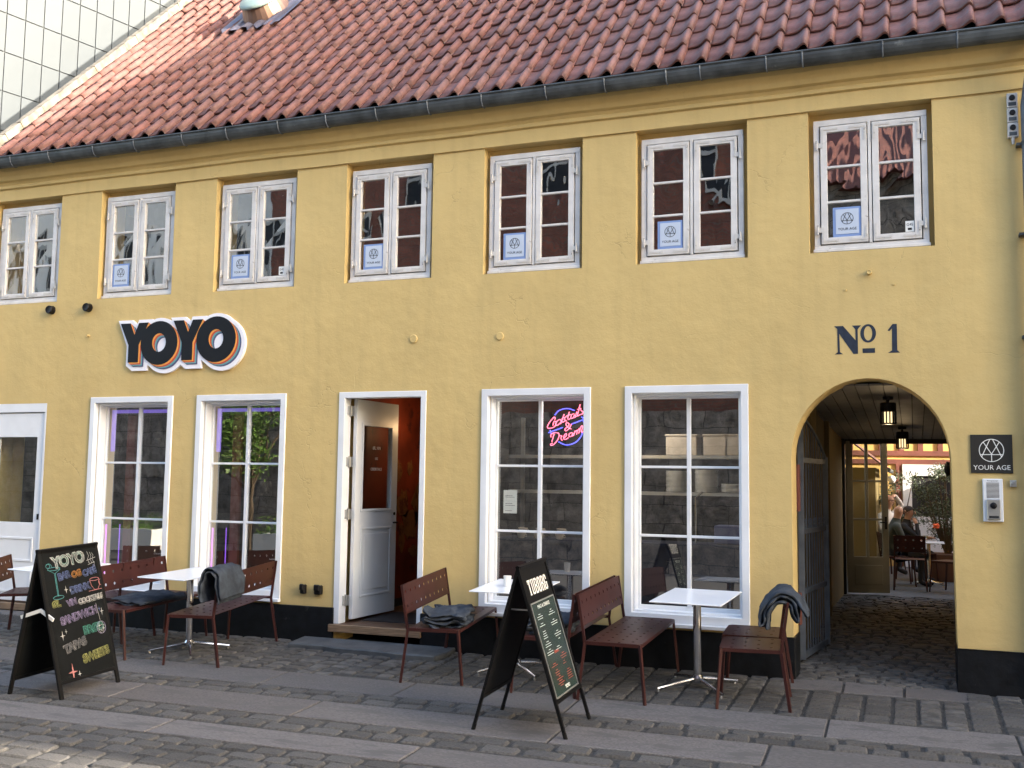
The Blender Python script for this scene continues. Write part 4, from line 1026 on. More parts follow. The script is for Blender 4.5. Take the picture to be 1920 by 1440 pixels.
# ================================================================== FURNITURE
def perf(mb, outer, holes, f, t):
    mb.poly(outer, holes, 0, t, f)
def circ(a, b, r, n=8): return [(a+r*math.cos(2*math.pi*k/n+.39), b+r*math.sin(2*math.pi*k/n+.39)) for k in range(n)]
def make_seat(L, name, nh):
    """perforated steel bench or chair, back towards -X, facing +X, long side along Y"""
    root = empty(name); W = .50; SH = .49; BH = .87
    hw = W/2; hl = L/2
    hs = []
    for r_ in range(4):
        for k in range(nh):
            y = -hl + L*(k+.5+(.22 if r_ % 2 else -.22))/nh
            hs.append(circ(-hw+.09+r_*.105, y, .0145))
    out = [(-hw+.02, -hl), (hw-.03, -hl), (hw, -hl+.03), (hw, hl-.03), (hw-.03, hl), (-hw+.02, hl)]
    mb = MB(); perf(mb, out, hs, lambda a, b, d: (a, b, SH-.004+d), .004)
    mb.box(hw-.004, hw, -hl+.03, hl-.03, SH-.03, SH-.0045); mb.box(-hw+.02, hw-.02, -hl, -hl+.004, SH-.03, SH-.0045); mb.box(-hw+.02, hw-.02, hl-.004, hl, SH-.03, SH-.0045)
    mb.obj('seat', M['brown'], root)
    hb = []
    nb = max(3, int(round(L/.125)))
    for r_ in range(2):
        for k in range(nb): hb.append(circ(-hl + L*(k+.5)/nb, .065+r_*.125, .0155))
    lean = .12
    out = [(-hl, 0), (hl, 0), (hl, .235), (hl-.03, .262), (-hl+.03, .262), (-hl, .235)]
    mb = MB(); perf(mb, out, hb, lambda a, b, d: (-hw+.012-(.12+b)*.15+d, a, SH+.12+b), .004)
    mb.obj('backrest', M['brown'], root)
    for s_ in (-1, 1):
        yv = s_*(hl-.008); ys2 = s_*(hl+.008)
        mb = MB(); mb.bar((hw-.015, yv, SH-.005), (hw+.025, ys2, 0), .022, .022); mb.obj('leg', M['brown'], root)
        mb = MB(); mb.bar((-hw-.052, ys2, 0), (-hw+.012, yv, SH-.02), .022, .024); mb.bar((-hw+.012, yv, SH-.03), (-hw-.046, yv, BH), .020, .022); mb.obj('back_leg', M['brown'], root)
        mb = MB(); mb.bar((-hw+.01, yv-s_*.006, SH-.018), (hw-.015, yv-s_*.006, SH-.018), .02, .02); mb.obj('side_rail', M['brown'], root)
    return root
bench0 = make_seat(1.29, 'bench', 10); chair0 = make_seat(.50, 'chair', 3)
used = set()
def place(proto, x, y, rz, label, group, cat):
    o = proto if proto.name not in used else copy_tree(proto)
    used.add(proto.name)
    o.matrix_world = on_ground(x, y, rz); tag(o, label, cat, group); return o
BG = 'perforated oxblood steel benches on the pavement'
bA = place(bench0, -6.66, -.86, math.pi+R(9), 'oxblood bench with a grey blanket over its back, right of the left table', BG, 'bench')
bB = place(bench0, -7.62, -.86, R(1), 'oxblood bench with a spread grey blanket on its seat, just behind the chalkboard', BG, 'bench')
bC = place(bench0, -4.12, -.70, R(7), 'oxblood bench in front of the open cafe door with a crumpled blanket', BG, 'bench')
bD = place(bench0, -2.37, -.74, 0, 'oxblood bench with empty seat left of the rightmost white table', BG, 'bench')
bE = place(bench0, -3.00, -.73, math.pi, 'oxblood bench behind the black menu stand, back to back with its neighbour', BG, 'bench')
CG = 'perforated oxblood steel chairs on the pavement'
cN = place(chair0, -1.28, -1.00, math.pi+R(6), 'nearer oxblood chair with a blanket over its back, right of the table', CG, 'chair')
cF = place(chair0, -1.34, -.44, math.pi+R(2), 'farther oxblood chair between the arch and the rightmost white table', CG, 'chair')
cG_ = place(chair0, -9.34, -.78, R(28), 'oxblood chair at the left edge in front of the closed white door', CG, 'chair')
cH = place(chair0, -8.20, -.66, math.pi, 'oxblood chair half hidden behind the chalkboard stand', CG, 'chair')
def make_table():
    root = empty('cafe_table'); H = .80
    mb = MB(); mb.box(-.31, .31, -.42, .42, H-.012, H); mb.obj('tabletop', M['tabletop'], root, bevel=.003)
    mb = MB(); mb.box(-.12, .12, -.15, .15, H-.03, H-.0125); mb.obj('mounting_plate', M['blackplastic'], root)
    mb = MB(); mb.tube([(0, 0, .09), (0, 0, H-.03)], .036, 20); mb.obj('column', M['chrome'], root, smooth=False)
    mb = MB(); mb.lathe([(.05, .06), (.05, .095), (.038, .12)], n=20); mb.obj('hub', M['chrome'], root)
    for k in range(4):
        a = R(45+90*k) if True else 0; c, s_ = math.cos(a), math.sin(a)
        mb = MB(); mb.tube([(c*.04, s_*.04, .085), (c*.2, s_*.2, .065), (c*.40, s_*.40, .035)], [.016, .014, .011], 8)
        mb.tube([(c*.385, s_*.385, .035), (c*.385, s_*.385, .0)], [.008, .014], 8); mb.obj('foot', M['chrome'], root)
    return root
T0 = make_table()
def ptab(x, y, rz, label, first=False):
    o = T0 if first else copy_tree(T0); o.matrix_world = on_ground(x, y, rz); tag(o, label, 'table', 'white cafe tables on steel pedestals'); return o
ptab(-1.80, -.66, R(-3), 'white pedestal table in front of the rightmost shop window', True)
ptab(-7.02, -.92, R(-5), 'white pedestal table between the two benches under the second shop window')
ptab(-3.52, -.62, R(2), 'white pedestal table half hidden behind the black menu stand')
ptab(-8.76, -.92, R(-8), 'white pedestal table mostly hidden behind the chalkboard at left')
gj = MB(); gj.lathe([(.03, 0), (.038, .1), (.036, .1), (.028, .006)], n=14)
thing(gj, 'table_lantern', M['crockery'], 'small white holder on the table behind the menu stand', 'holder', mtx=Matrix.Translation((-3.58, -.72, gz(-.7)+.80)))

# blankets: a folded ribbon swept along Y
def blanket(name, prof, width, mtx, label, t=.016, seed=0, amp=.02, nseg=14, parent=None, taper=.0):
    P = [Vector((x, 0, z)) for x, z in prof]; out = []
    for i in range(len(P)-1):
        p0, p1, p2, p3 = P[max(i-1, 0)], P[i], P[i+1], P[min(i+2, len(P)-1)]
        for j in range(5):
            tt = j/5; out.append(.5*((2*p1)+(-p0+p2)*tt+(2*p0-5*p1+4*p2-p3)*tt*tt+(-p0+3*p1-3*p2+p3)*tt**3))
    out.append(P[-1]); m = len(out); V = []
    for side in (1, -1):
        for k in range(nseg+1):
            v = k/nseg-.5
            for i, p in enumerate(out):
                d = out[min(i+1, m-1)]-out[max(i-1, 0)]; d.normalize(); nn = Vector((-d.z, 0, d.x))
                f = noise.noise_vector(Vector((p.x*9+seed, v*5.5, p.z*11+seed*2)))
                f2 = noise.noise_vector(Vector((p.x*25, v*16+seed, p.z*22)))
                edge = .010*math.sin(i*.9+seed)
                pos = p + nn*side*t/2*(1 if 0 < k < nseg else .25) + Vector((f.x*amp, 0, f.z*amp*.8)) + Vector((f2.x, f2.y, f2.z))*amp*.22
                pos.y += v*width*(1-taper*i/m) + edge*(2*v) + .02*f.y
                V.append(pos)
    n1_ = (nseg+1)*m; F = []
    for k in range(nseg):
        for i in range(m-1):
            a = k*m+i; F.append((a, a+1, a+m+1, a+m)); F.append((n1_+a+m, n1_+a+m+1, n1_+a+1, n1_+a))
    for i in range(m-1):
        F.append((i+1, i, n1_+i, n1_+i+1)); b_ = nseg*m; F.append((b_+i, b_+i+1, n1_+b_+i+1, n1_+b_+i))
    for k in range(nseg):
        F.append((k*m, (k+1)*m, n1_+(k+1)*m, n1_+k*m)); F.append(((k+1)*m+m-1, k*m+m-1, n1_+k*m+m-1, n1_+(k+1)*m+m-1))
    me = mesh_from(name, V, F, [M['blanket']], smooth=True)
    o = link(name, me, None, mtx); bm = bmesh.new(); bm.from_mesh(me); bmesh.ops.recalc_face_normals(bm, faces=bm.faces); bm.to_mesh(me); bm.free()
    return tag(o, label, 'blanket', 'blue grey fleece blankets on the seats')
# over the near end of bench A's back
drape = [(-.18, .60), (-.17, .72), (-.15, .84), (-.10, .895), (-.04, .885), (-.01, .80), (.01, .70), (.0, .63), (-.01, .615), (.025, .66), (.03, .76), (.0, .87), (-.04, .925), (-.10, .93), (-.165, .90), (-.20, .80), (-.21, .64)]
blanket('blanket', [(-x-.42, z+.01) for x, z in drape], .50, on_ground(-6.30, -1.24, R(9)) @ Matrix.Translation((.26, -.02, 0)), 'grey blanket rolled over the near end of a bench back by the left table', seed=2, t=.022, amp=.016)
def fold(w, n, h, x0=-.2):
    P = []
    for k in range(n):
        z = .012+k*h
        a, b = (x0, x0+w) if k % 2 == 0 else (x0+w, x0)
        P += [(a+(b-a)*.12, z), (a+(b-a)*.5, z+.008*math.sin(k*3)), (a+(b-a)*.9, z+.004), (b+(.012 if b > a else -.012), z+h*.5)]
    return P
blanket('blanket', fold(.36, 4, .034, -.20) , .46, on_ground(-3.99, -1.06, R(12)) @ Matrix.Translation((0, 0, .492)), 'crumpled grey blanket on the near end of the bench by the open door', seed=5, t=.026, amp=.055)
blanket('blanket', fold(.38, 2, .032, -.18), .70, on_ground(-7.52, -.92, R(-4)) @ Matrix.Translation((-.02, 0, .490)), 'flat spread blanket on the bench seat behind the chalkboard', seed=9, t=.024, amp=.034)
blanket('blanket', fold(.36, 4, .036, -.18), .50, on_ground(-3.02, -1.06, R(6)) @ Matrix.Translation((0, 0, .492)), 'crumpled grey blanket on the bench hidden behind the menu stand', seed=12, t=.026, amp=.055)
drape2 = [(-.13, .66), (-.12, .76), (-.07, .85), (0, .885), (.06, .85), (.085, .76), (.11, .745), (.10, .85), (.04, .92), (-.02, .92), (-.09, .87), (-.14, .78), (-.155, .70), (-.18, .70), (-.16, .82), (-.10, .91), (-.02, .955), (.06, .945), (.13, .87), (.19, .77)]
blanket('blanket', [(x-.02, z-.015) for x, z in drape2], .44, on_ground(-1.04, -1.0, R(6)) @ Matrix.Translation((.04, 0, .0)), 'blue grey blanket hanging over the back of the nearer chair by the arch', seed=20, t=.030, amp=.022)

# ---------------------------------------------------------------- A-board signs
def aboard(name, x_mid, y0, y1, half, H, z_bot, label, cat, rot=0, top_ext=0):
    """two hinged panels; front panel faces +X. returns (root, matrix of front panel, panel width, panel height)"""
    W = y1-y0; yc = (y0+y1)/2
    root = empty(name, label=label, cat=cat, mtx=on_ground(x_mid, yc, rot))
    ang = math.atan2(half, H); Ls = math.hypot(half, H)
    def pm(s_):
        # local x along the board, y up the slope, z outwards
        xx = Vector((0, s_, 0)); yy_ = Vector((-s_*math.sin(ang), 0, math.cos(ang))); zz = xx.cross(yy_)
        o = Vector((s_*half, 0, 0))
        return Matrix(((xx.x, yy_.x, zz.x, o.x), (xx.y, yy_.y, zz.y, o.y), (xx.z, yy_.z, zz.z, o.z), (0, 0, 0, 1)))
    return root, pm, W, Ls
root, pm, W, Ls = aboard('chalkboard_stand', -7.03, -2.94, -2.24, .30, 1.25, .13, 'folding black chalkboard stand with coloured chalk drawings reading YOYO', 'chalkboard')
zb = .14
for s_, nm in ((1, 'front_board'), (-1, 'rear_board')):
    mb = MB(); mb.box(-W/2+.035, W/2-.035, zb, Ls-.03, -.012, -.002); fb = mb.obj(nm, M['board'], root, pm(s_))
    for sx in (-1, 1):
        mb = MB(); mb.box(sx*(W/2-.018)-.018, sx*(W/2-.018)+.018, 0, Ls, -.022, .003); mb.obj('leg', M['boardframe'], root, pm(s_), bevel=.003)
    mb = MB(); mb.box(-W/2+.037, W/2-.037, Ls-.036, Ls-.001, -.021, .0025); mb.obj('top_rail', M['boardframe'], root, pm(s_), bevel=.003)
    mb = MB(); mb.box(-W/2+.037, W/2-.037, zb-.02, zb+.012, -.020, .0025); mb.obj('bottom_rail', M['boardframe'], root, pm(s_), bevel=.003)
    if s_ == 1: front = fb
mb = MB(); mb.bar((.19, -W/2+.01, .66), (.04, -W/2+.015, .735), .012, .03); mb.bar((-.17, -W/2+.01, .665), (.05, -W/2+.015, .735), .012, .03); mb.obj('brace', M['whiteprint'], root)
def chalk(body, u, v, size, c, rot=8, off=.0, space=.9, out=.0017, shear=0.):
    mt = Matrix.Translation((u, v, -.001)) @ Matrix.Rotation(R(rot), 4, 'Z')
    text_mesh('chalk_lettering', body, size*.93, M['chalk'][c], front, mt @ Matrix.Translation((.003, -.004, -.0002)), outline=out*.7, offset=.0055, space=space*1.02)
    return text_mesh('chalk_lettering', body, size*.93, M['chalk'][c], front, mt, outline=out*.85, offset=off, space=space, shear=shear)
chalk('YOYO', -.02, 1.16, .15, 'white', 4, out=.0026); chalk('YOYO', -.02, 1.16, .13, 'green', 4, out=.0014, space=1.03); chalk('YOYO', -.02, 1.16, .14, 'grey', 4, out=.0014, space=.96)
chalk('BAR', -.10, 1.03, .085, 'blue'); chalk('OG', .045, 1.03, .08, 'orange', out=.002); chalk('CAFÉ', .20, 1.03, .08, 'blue', out=.0017)
chalk('DRINX', .06, .90, .085, 'blue', 5); chalk('ØL', -.235, .80, .075, 'yellow', 0, out=.002); chalk('VIN', -.06, .79, .075, 'lilac'); chalk('COCKTAILS', .165, .79, .066, 'white', 4, out=.002, space=.86)
chalk('SANDWICH', .0, .665, .095, 'lilac', 6, out=.0020, space=.86); chalk('BRØD', .14, .53, .10, 'green', 3, out=.0020); chalk('TAPAS', -.10, .42, .105, 'grey', 10, out=.0020, space=.88); chalk('SWEETS', .12, .30, .105, 'yellow', 6, out=.0022, space=.86)
def sketch(P, c, r=.0026, closed=False, nm='chalk_drawing'):
    mb = MB(); pts = [(u, v, -.001) for u, v in P]; mb.tube(pts + ([pts[0]] if closed else []), r, 4); return mb.obj(nm, M['chalk'][c], front)
def arc(cx, cy, rx, ry, a0=0, a1=360, n=16): return [(cx+rx*math.cos(R(a0+(a1-a0)*k/n)), cy+ry*math.sin(R(a0+(a1-a0)*k/n))) for k in range(n+1)]
sketch([(-.27, 1.10), (-.20, 1.06), (-.20, .86)], 'teal'); sketch([(-.13, 1.09), (-.19, 1.06), (-.19, .86)], 'teal'); sketch(arc(-.20, 1.10, .07, .014), 'teal'); sketch(arc(-.195, .85, .06, .016), 'teal'); sketch(arc(-.26, 1.13, .022, .018), 'teal'); sketch(arc(-.25, 1.12, .03, .03, 0, 140), 'teal')
for dx in (0, .03, .055): sketch([(.21+dx, 1.21-dx*.3), (.225+dx, 1.17), (.205+dx, 1.14), (.22+dx, 1.10)], 'white', .0018)
sketch([(.19, 1.13), (.30, 1.15)], 'white', .002); sketch([(.20, 1.09), (.28, 1.11), (.27, 1.07)], 'white', .002)
sketch([(.19, .95), (.20, .90), (.23, .86), (.27, .86), (.30, .90), (.30, .955)], 'pink'); sketch(arc(.245, .955, .055, .014), 'pink'); sketch(arc(.315, .92, .022, .026), 'pink'); sketch([(.16, .855), (.33, .86)], 'pink')
def star(u, v, r, c='white'): 
    mb = MB(); P = []
    for k in range(8):
        rr = r if k % 2 == 0 else r*.16; a = math.pi/2*k/2; P.append((u+rr*.75*math.sin(a) if k % 4 else u+rr*0*math.sin(a), v+rr*math.cos(a)) if False else (u+rr*(.7 if k % 4 == 2 else 1)*math.sin(a), v+rr*math.cos(a)))
    mb.poly(P, [], -.0015, -.0005, lambda a, b, d: (a, b, d)); mb.obj('chalk_star', M['chalk'][c], front)
star(-.10, .905, .034); star(-.055, .895, .018); star(-.22, .52, .042); star(-.175, .55, .022); star(-.17, .20, .075, 'pink'); star(-.10, .17, .032); star(.27, .66, .036); star(.245, .685, .022, 'blue')
sketch([(.215, .74), (.235, .58)], 'white', .0016); sketch(arc(.235, .52, .052, .055), 'lilac', .0022); sketch(arc(.235, .52, .03, .055), 'white', .0016); sketch(arc(.235, .52, .052, .02), 'white', .0016); star(.215, .535, .022); star(.255, .51, .02); star(.235, .49, .016)

root, pm, W, Ls = aboard('menu_stand', -2.775, -2.53, -1.91, .375, 1.24, .26, 'folding black metal menu stand with a framed menu under white TUBORG lettering', 'menu stand')
zb = .27
for s_, nm in ((1, 'front_board'), (-1, 'rear_board')):
    mb = MB(); mb.box(-W/2+.02, W/2-.02, zb, Ls-.02, -.012, -.004); fb = mb.obj(nm, M['boardframe'], root, pm(s_))
    for sx in (-1, 1):
        mb = MB(); mb.box(sx*(W/2-.016)-.013, sx*(W/2-.016)+.013, 0.02, Ls, -.018, .004); mb.tube([(sx*(W/2-.016), .05, -.007), (sx*(W/2-.016), 0, -.007)], .017, 8); mb.obj('leg', M['boardframe'], root, pm(s_))
    mb = MB(); mb.box(-W/2+.03, W/2-.03, Ls-.035, Ls-.0, -.019, .0045); mb.obj('top_rail', M['boardframe'], root, pm(s_)); mb = MB(); mb.box(-W/2+.03, W/2-.03, zb-.02, zb+.01, -.017, .0035); mb.obj('bottom_rail', M['boardframe'], root, pm(s_))
    if s_ == 1: front = fb
mb = MB(); mb.bar((.10, -.2, .9), (-.10, -.2, .9), .01); mb.obj('brace', M['steel'], root)
# TUBORG in slab capitals built from blocks
def slab(ch, u, v, h, w):
    t = w*.30; s = h*.12; e = w*.10; B = []
    def r_(a, b, c, d): B.append([(u+a, v+c), (u+b, v+c), (u+b, v+d), (u+a, v+d)])
    if ch == 'T': r_(w/2-t/2, w/2+t/2, 0, h-s); r_(0, w, h-s, h); r_(w/2-t/2-e, w/2+t/2+e, -.0, s*.7); r_(0, t*.3, h-2.2*s, h-s); r_(w-t*.3, w, h-2.2*s, h-s)
    if ch == 'U': r_(.06*w, t, s*.4, h); r_(w-t, w-.06*w, s*.4, h); r_(t*.6, w-t*.6, 0, s); r_(0, t+e, h-s*.6, h); r_(w-t-e, w, h-s*.6, h)
    if ch in 'BR': r_(.04*w, t, 0, h); r_(t, w*.8, h-s, h); r_(t, w*.8, h/2-s/2, h/2+s/2); r_(w-t*.85, w, h/2+s*.5, h-s*.5)
    if ch == 'B': r_(t, w*.8, 0, s); r_(w-t*.85, w, s*.5, h/2-s*.5)
    if ch == 'R': r_(w-t*.9, w, 0, h/2-s*.5); r_(w-t, w+e, 0, s*.5); r_(0, t+e, 0, s*.5)
    if ch in 'OG': r_(0, t, s*.6, h-s*.6); r_(t*.6, w-t*.6, 0, s); r_(t*.6, w-t*.6, h-s, h)
    if ch == 'O': r_(w-t, w, s*.6, h-s*.6)
    if ch == 'G': r_(w-t, w, s*.6, h*.45); r_(w-t, w, h*.68, h-s*.6); r_(w*.5, w+e*.6, h*.42, h*.5)
    mb = MB()
    for i, P in enumerate(B): mb.poly(P, [], -.0035, -.0022+.00005*i, lambda a, b, d: (a, b, d))
    mb.obj('letter_'+ch, M['whiteprint'], front)
cw = .056; u = -.205
for i, ch in enumerate('TUBORG'): slab(ch, u+i*.071, 1.055+.0*i, .115, cw)
mb = MB(); mb.poly(rect(-.262, .262, .285, 1.00), [rect(-.252, .252, .295, .99)], -.0039, .002, lambda a, b, d: (a, b, d)); mb.obj('menu_frame', M['steel'], front)
mmenu = mat('menu_print', (.022, .038, .034), .25, var=.35, vscale=5, stain=((.06, .075, .075), 4, .56))
mb = MB(); mb.box(-.251, .251, .296, .989, -.0039, -.001); mb.obj('menu_sheet', mmenu, front)
def mt_(u, v): return Matrix.Translation((u, v, -.0004))
text_mesh('menu_lettering', 'MAD & DRIKKE', .040, M['whiteprint'], front, mt_(0, .955), extrude=.0003)
rl = random.Random(3)
red = mat('menu_red_print', (.5, .07, .04), .6)
for (u0, v0, cnt, m_) in ((-.14, .90, 3, 0), (.12, .90, 3, 0), (-.14, .83, 2, 0), (.12, .82, 3, 0), (-.14, .77, 4, 0), (.13, .73, 3, 0), (-.13, .69, 3, 0), (.13, .67, 1, 0), (-.13, .63, 3, 0), (.06, .62, 2, 0), (.12, .56, 3, 1), (-.12, .52, 2, 1), (.1, .50, 2, 1), (-.10, .47, 3, 1), (.14, .43, 5, 1), (-.08, .42, 5, 1)):
    mb = MB()
    for k in range(cnt):
        w_ = rl.uniform(.03, .075) if k else rl.uniform(.015, .03); z = v0-k*.017; x = u0-w_
        while x < u0+w_:
            l = rl.uniform(.006, .014); mb.box(x, min(x+l, u0+w_), z, z+.0038, -.001, .0); x += l+.005
    mb.obj('menu_lines', red if m_ else M['whiteprint'], front)
text_mesh('menu_lettering', 'DRINKS', .030, red, front, mt_(.0, .595), extrude=.0003)
text_mesh('menu_lettering', 'YOYO', .036, M['whiteprint'], front, mt_(.03, .325), extrude=.0003, offset=.001)

# ================================================================== PALE TOWER BEHIND THE GABLE
tw = empty('office_tower', label='pale blue white panel clad tower rising behind the left end of the roof', cat='building')
az = R(13.4); ud = Vector((math.sin(az), math.cos(az), 0)); nd = Vector((math.cos(az), -math.sin(az), 0))
T_O = Vector((-14.0, 6.0, 0)) - ud*6.0
TM = Matrix(((ud.x, -nd.x, 0, T_O.x), (ud.y, -nd.y, 0, T_O.y), (0, 0, 1, 0), (0, 0, 0, 1)))
mb = MB(); mb.box(0, 16, .02, 8, 0, 17.5); mb.obj('wall', M['panelgap'], tw, TM)
PW, PH = .345, .70
mb = MB(); mb.box(.009, PW-.009, 0, .019, .009, PH-.009); pm_ = mb.obj('tmp', M['panel'], None, bevel=.002); pdat = pm_.data; bpy.data.objects.remove(pm_)
pl_ = []
for i in range(int(16/PW)):
    for k in range(int(17.4/PH)):
        P = TM @ Vector((i*PW+.2, 0, k*PH+.4))
        pl_.append((i, k, in_view(P, pad=60)))
pv = [p for p in pl_ if p[2] and p[1]*PH > 5.2 and TM @ Vector((p[0]*PW, 0, 0)) is not None]
tv = [v.co.copy() for v in pdat.vertices]; tf = [tuple(p.vertices) for p in pdat.polygons]
sing = pv[:290]; sset = set((a, b) for a, b, c in sing)
for a, b, c in sing: link('cladding_panel', pdat, tw, TM @ Matrix.Translation((a*PW, 0, b*PH)))
rs = [p for p in pl_ if (p[0], p[1]) not in sset]
V, F, Rn = instances([(tv, tf)]*len(rs), [TM @ Matrix.Translation((a*PW, 0, b*PH)) for a, b, c in rs], [random.random() for _ in rs])
tag(link('cladding_panels', mesh_from('cladding_panels', V, F, [M['panel']], rnd=Rn), tw), kind='stuff')

# ================================================================== OFF-CAMERA STREET (casts the shade, fills the reflections)
def house(name, x0, x1, y0, y1, h, m, label, face=1, floors=3, nwin=6, base=None, roofm=None, topf=None, ww=1.1, wh=1.6, base_h=3.3, f0=0):
    root = empty(name, label=label, cat='building')
    mb = MB()
    if topf: 
        z = [topf(y0), topf(y1)]
        mb.add([(x0, y0, -.5), (x1, y0, -.5), (x1, y1, -.5), (x0, y1, -.5), (x0, y0, z[0]), (x1, y0, z[0]), (x1, y1, z[1]), (x0, y1, z[1])], [(0, 3, 2, 1), (4, 5, 6, 7), (0, 1, 5, 4), (1, 2, 6, 5), (2, 3, 7, 6), (3, 0, 4, 7)])
    else: mb.box(x0, x1, y0, y1, -.5, h)
    mb.obj('wall', m, root)
    yf = y1 if face > 0 else y0; s_ = 1 if face > 0 else -1
    if base:
        mb = MB(); mb.box(x0-.01, x1+.01, min(yf, yf+s_*.15), max(yf, yf+s_*.15), -.5, base_h); mb.obj('base_course', base, root)
    fl = (h-.6)/floors
    for f in range(f0, floors):
        for k in range(nwin):
            cx = x0+(x1-x0)*(k+.5)/nwin; zc = .3+fl*(f+.55)
            a = yf+s_*(.16 if (base and zc-wh/2 < base_h) else .01)
            mb = MB(); mb.poly(rect(cx-ww/2, cx+ww/2, zc-wh/2, zc+wh/2), [rect(cx-ww/2+.09, cx-.04, zc-wh/2+.09, zc+wh*.1), rect(cx+.04, cx+ww/2-.09, zc-wh/2+.09, zc+wh*.1), rect(cx-ww/2+.09, cx-.04, zc+wh*.16, zc+wh/2-.09), rect(cx+.04, cx+ww/2-.09, zc+wh*.16, zc+wh/2-.09)], a, a+s_*.05, lambda x, z, d: (x, d, z)); wv = mb.obj('window', M['greyrender'], root)
            mb = MB(); mb.box(cx-ww/2+.05, cx+ww/2-.05, min(a+s_*.01, a+s_*.02), max(a+s_*.01, a+s_*.02), zc-wh/2+.05, zc+wh/2-.05); mb.obj('pane', M['ink'], wv)
    if roofm:
        mb = MB(); ym = (y0+y1)/2; d = (y1-y0)/2
        mb.add([(x0-.2, y0-.2, h), (x1+.2, y0-.2, h), (x1+.2, ym, h+d*.95), (x0-.2, ym, h+d*.95), (x1+.2, y1+.2, h), (x0-.2, y1+.2, h)], [(0, 1, 2, 3), (3, 2, 4, 5), (0, 3, 5), (1, 4, 2), (0, 5, 4, 1)])
        rr = mb.obj('roof', roofm, root)
        # tiled face towards the street
        V_ = []; F_ = []
        nx_ = int((x1-x0)/.25)
        for i in range(nx_*4+1):
            x = x0+(x1-x0)*i/(nx_*4); bump_ = .035*math.sin(i*math.pi/2)
            V_ += [(x, y1+.25, h-.02+bump_+.03), (x, ym, h+d*.95+bump_+.06)]
        F_ = [(2*i, 2*i+2, 2*i+3, 2*i+1) for i in range(nx_*4)]
        link('roof_tiles', mesh_from('roof_tiles', V_, F_, [M['tile']]), rr)
    return root
house('brick_townhouse', -15.5, -2.6, -22, -12.2, 10.5, M['brick'], 'tall dark red brick townhouse with granite base across the street', floors=3, nwin=4, base=M['ashlar'], f0=1)
house('white_townhouse', -30, -15.6, -22, -12.4, 12.2, M['palerender'], 'pale rendered townhouse across the street at the far left', floors=4, nwin=9, base=M['ashlar'], f0=1, base_h=4.2, ww=.95, wh=1.7)
house('tiled_townhouse', -2.5, 12.8, -22, -12.2, 8.1, M['ashlar'], 'dark grey house with red tiled roof across the street', floors=2, nwin=5, roofm=M['timber'], f0=2)
house('street_shade_block', 16, 30, -4.97, 5.6, 20, M['greyrender'], 'unseen tall block added at the right to shade facade and roof', floors=5, nwin=3, topf=lambda y: 17.67+.623*y)  # unseen block, sloped top shaped so its shadow edge crosses the roof
house('neighbour_house', 1.32, 15.9, .02, 6.2, 6.2, M['brick'], 'brick house adjoining the yellow building on the right', face=-1, floors=2, nwin=6)
house('far_left_house', -40, -17.5, 0.4, 5, 8.5, M['palerender'], 'pale house further along the street to the left', face=-1, floors=3, nwin=8)

def leaf_cloud(n, cfun, size, seed=1, up=.3):
    rd = random.Random(seed); V = []; F = []; Rn = []
    for i in range(n):
        c = cfun(rd); d = Vector((rd.gauss(0, 1), rd.gauss(0, 1), rd.gauss(0, .8)+up)).normalized(); s = size*rd.uniform(.6, 1.3)
        e = d.cross(Vector((rd.gauss(0, 1), rd.gauss(0, 1), rd.gauss(0, 1)))).normalized()
        k = len(V); V += [c-d*s*.5, c+e*s*.17, c+d*s*.5, c-e*s*.17]; F.append((k, k+1, k+2, k+3)); Rn += [rd.random()]*4
    return V, F, Rn
def tree(name, base, h, r, n, size, label, cat, m, trunkh=.4, seed=1, clumps=9, leafkind='crown'):
    root = empty(name, base, label, cat); rd = random.Random(seed)
    mb = MB(); cl = []
    for i in range(clumps):
        a = rd.uniform(0, 6.28); q_ = rd.random()
        cl.append((Vector((math.cos(a)*r*.6*math.sqrt(rd.random()), math.sin(a)*r*.6*math.sqrt(rd.random()), h*(trunkh+(1-trunkh)*(.15+.75*q_)))), r*rd.uniform(.3, .5)))
    mb.tube([(0, 0, 0), (.02*h, 0, h*.25), (0, .01*h, h*.5), (0, 0, h*.8)], [h*.022, h*.018, h*.013, h*.005], 8)
    for c, _ in cl: mb.tube([(0, 0, h*trunkh*.9), c*.6+Vector((0, 0, h*trunkh*.3)), c], [h*.010, h*.006, h*.002], 5)
    mb.obj('trunk', M['bark'], root)
    def cf(rd):
        c, rr = rd.choice(cl); d = Vector((rd.gauss(0, 1), rd.gauss(0, 1), rd.gauss(0, 1))).normalized()*rr*rd.random()**.4; d.z *= .8; return c+d
    V, F, Rn = leaf_cloud(n, cf, size, seed)
    o = link(leafkind, mesh_from('leaves', V, F, [m], rnd=Rn), root); tag(o, kind='stuff')
    return root
tree('street_tree', (-14.7, -10.6, -.2), 4.6, 1.7, 7000, .12, 'leafy green street tree standing across the street', 'tree', M['leaf2'], seed=4, clumps=16)
for i, x in enumerate((-17.4, -12.2)):
    pr_ = empty('flower_planter', (x, -9.2, -.21), 'white slatted planter with flowers, %s one across the street' % ('left' if i == 0 else 'right'), 'planter')
    mb = MB(); mb.box(-1.2, 1.2, -.2, .2, .25, .75); mb.box(-1.1, -1.0, -.1, .1, 0, .25); mb.box(1.0, 1.1, -.1, .1, 0, .25); mb.obj('box', M['whiteprint'], pr_)
    V, F, Rn = leaf_cloud(900, lambda rd: Vector((rd.uniform(-1.15, 1.15), rd.uniform(-.2, .2), .75+rd.random()**2*.35)), .07, 5+i)
    tag(link('flowers', mesh_from('flowers', V, F, [M['leaf2']], rnd=Rn), pr_), kind='stuff')

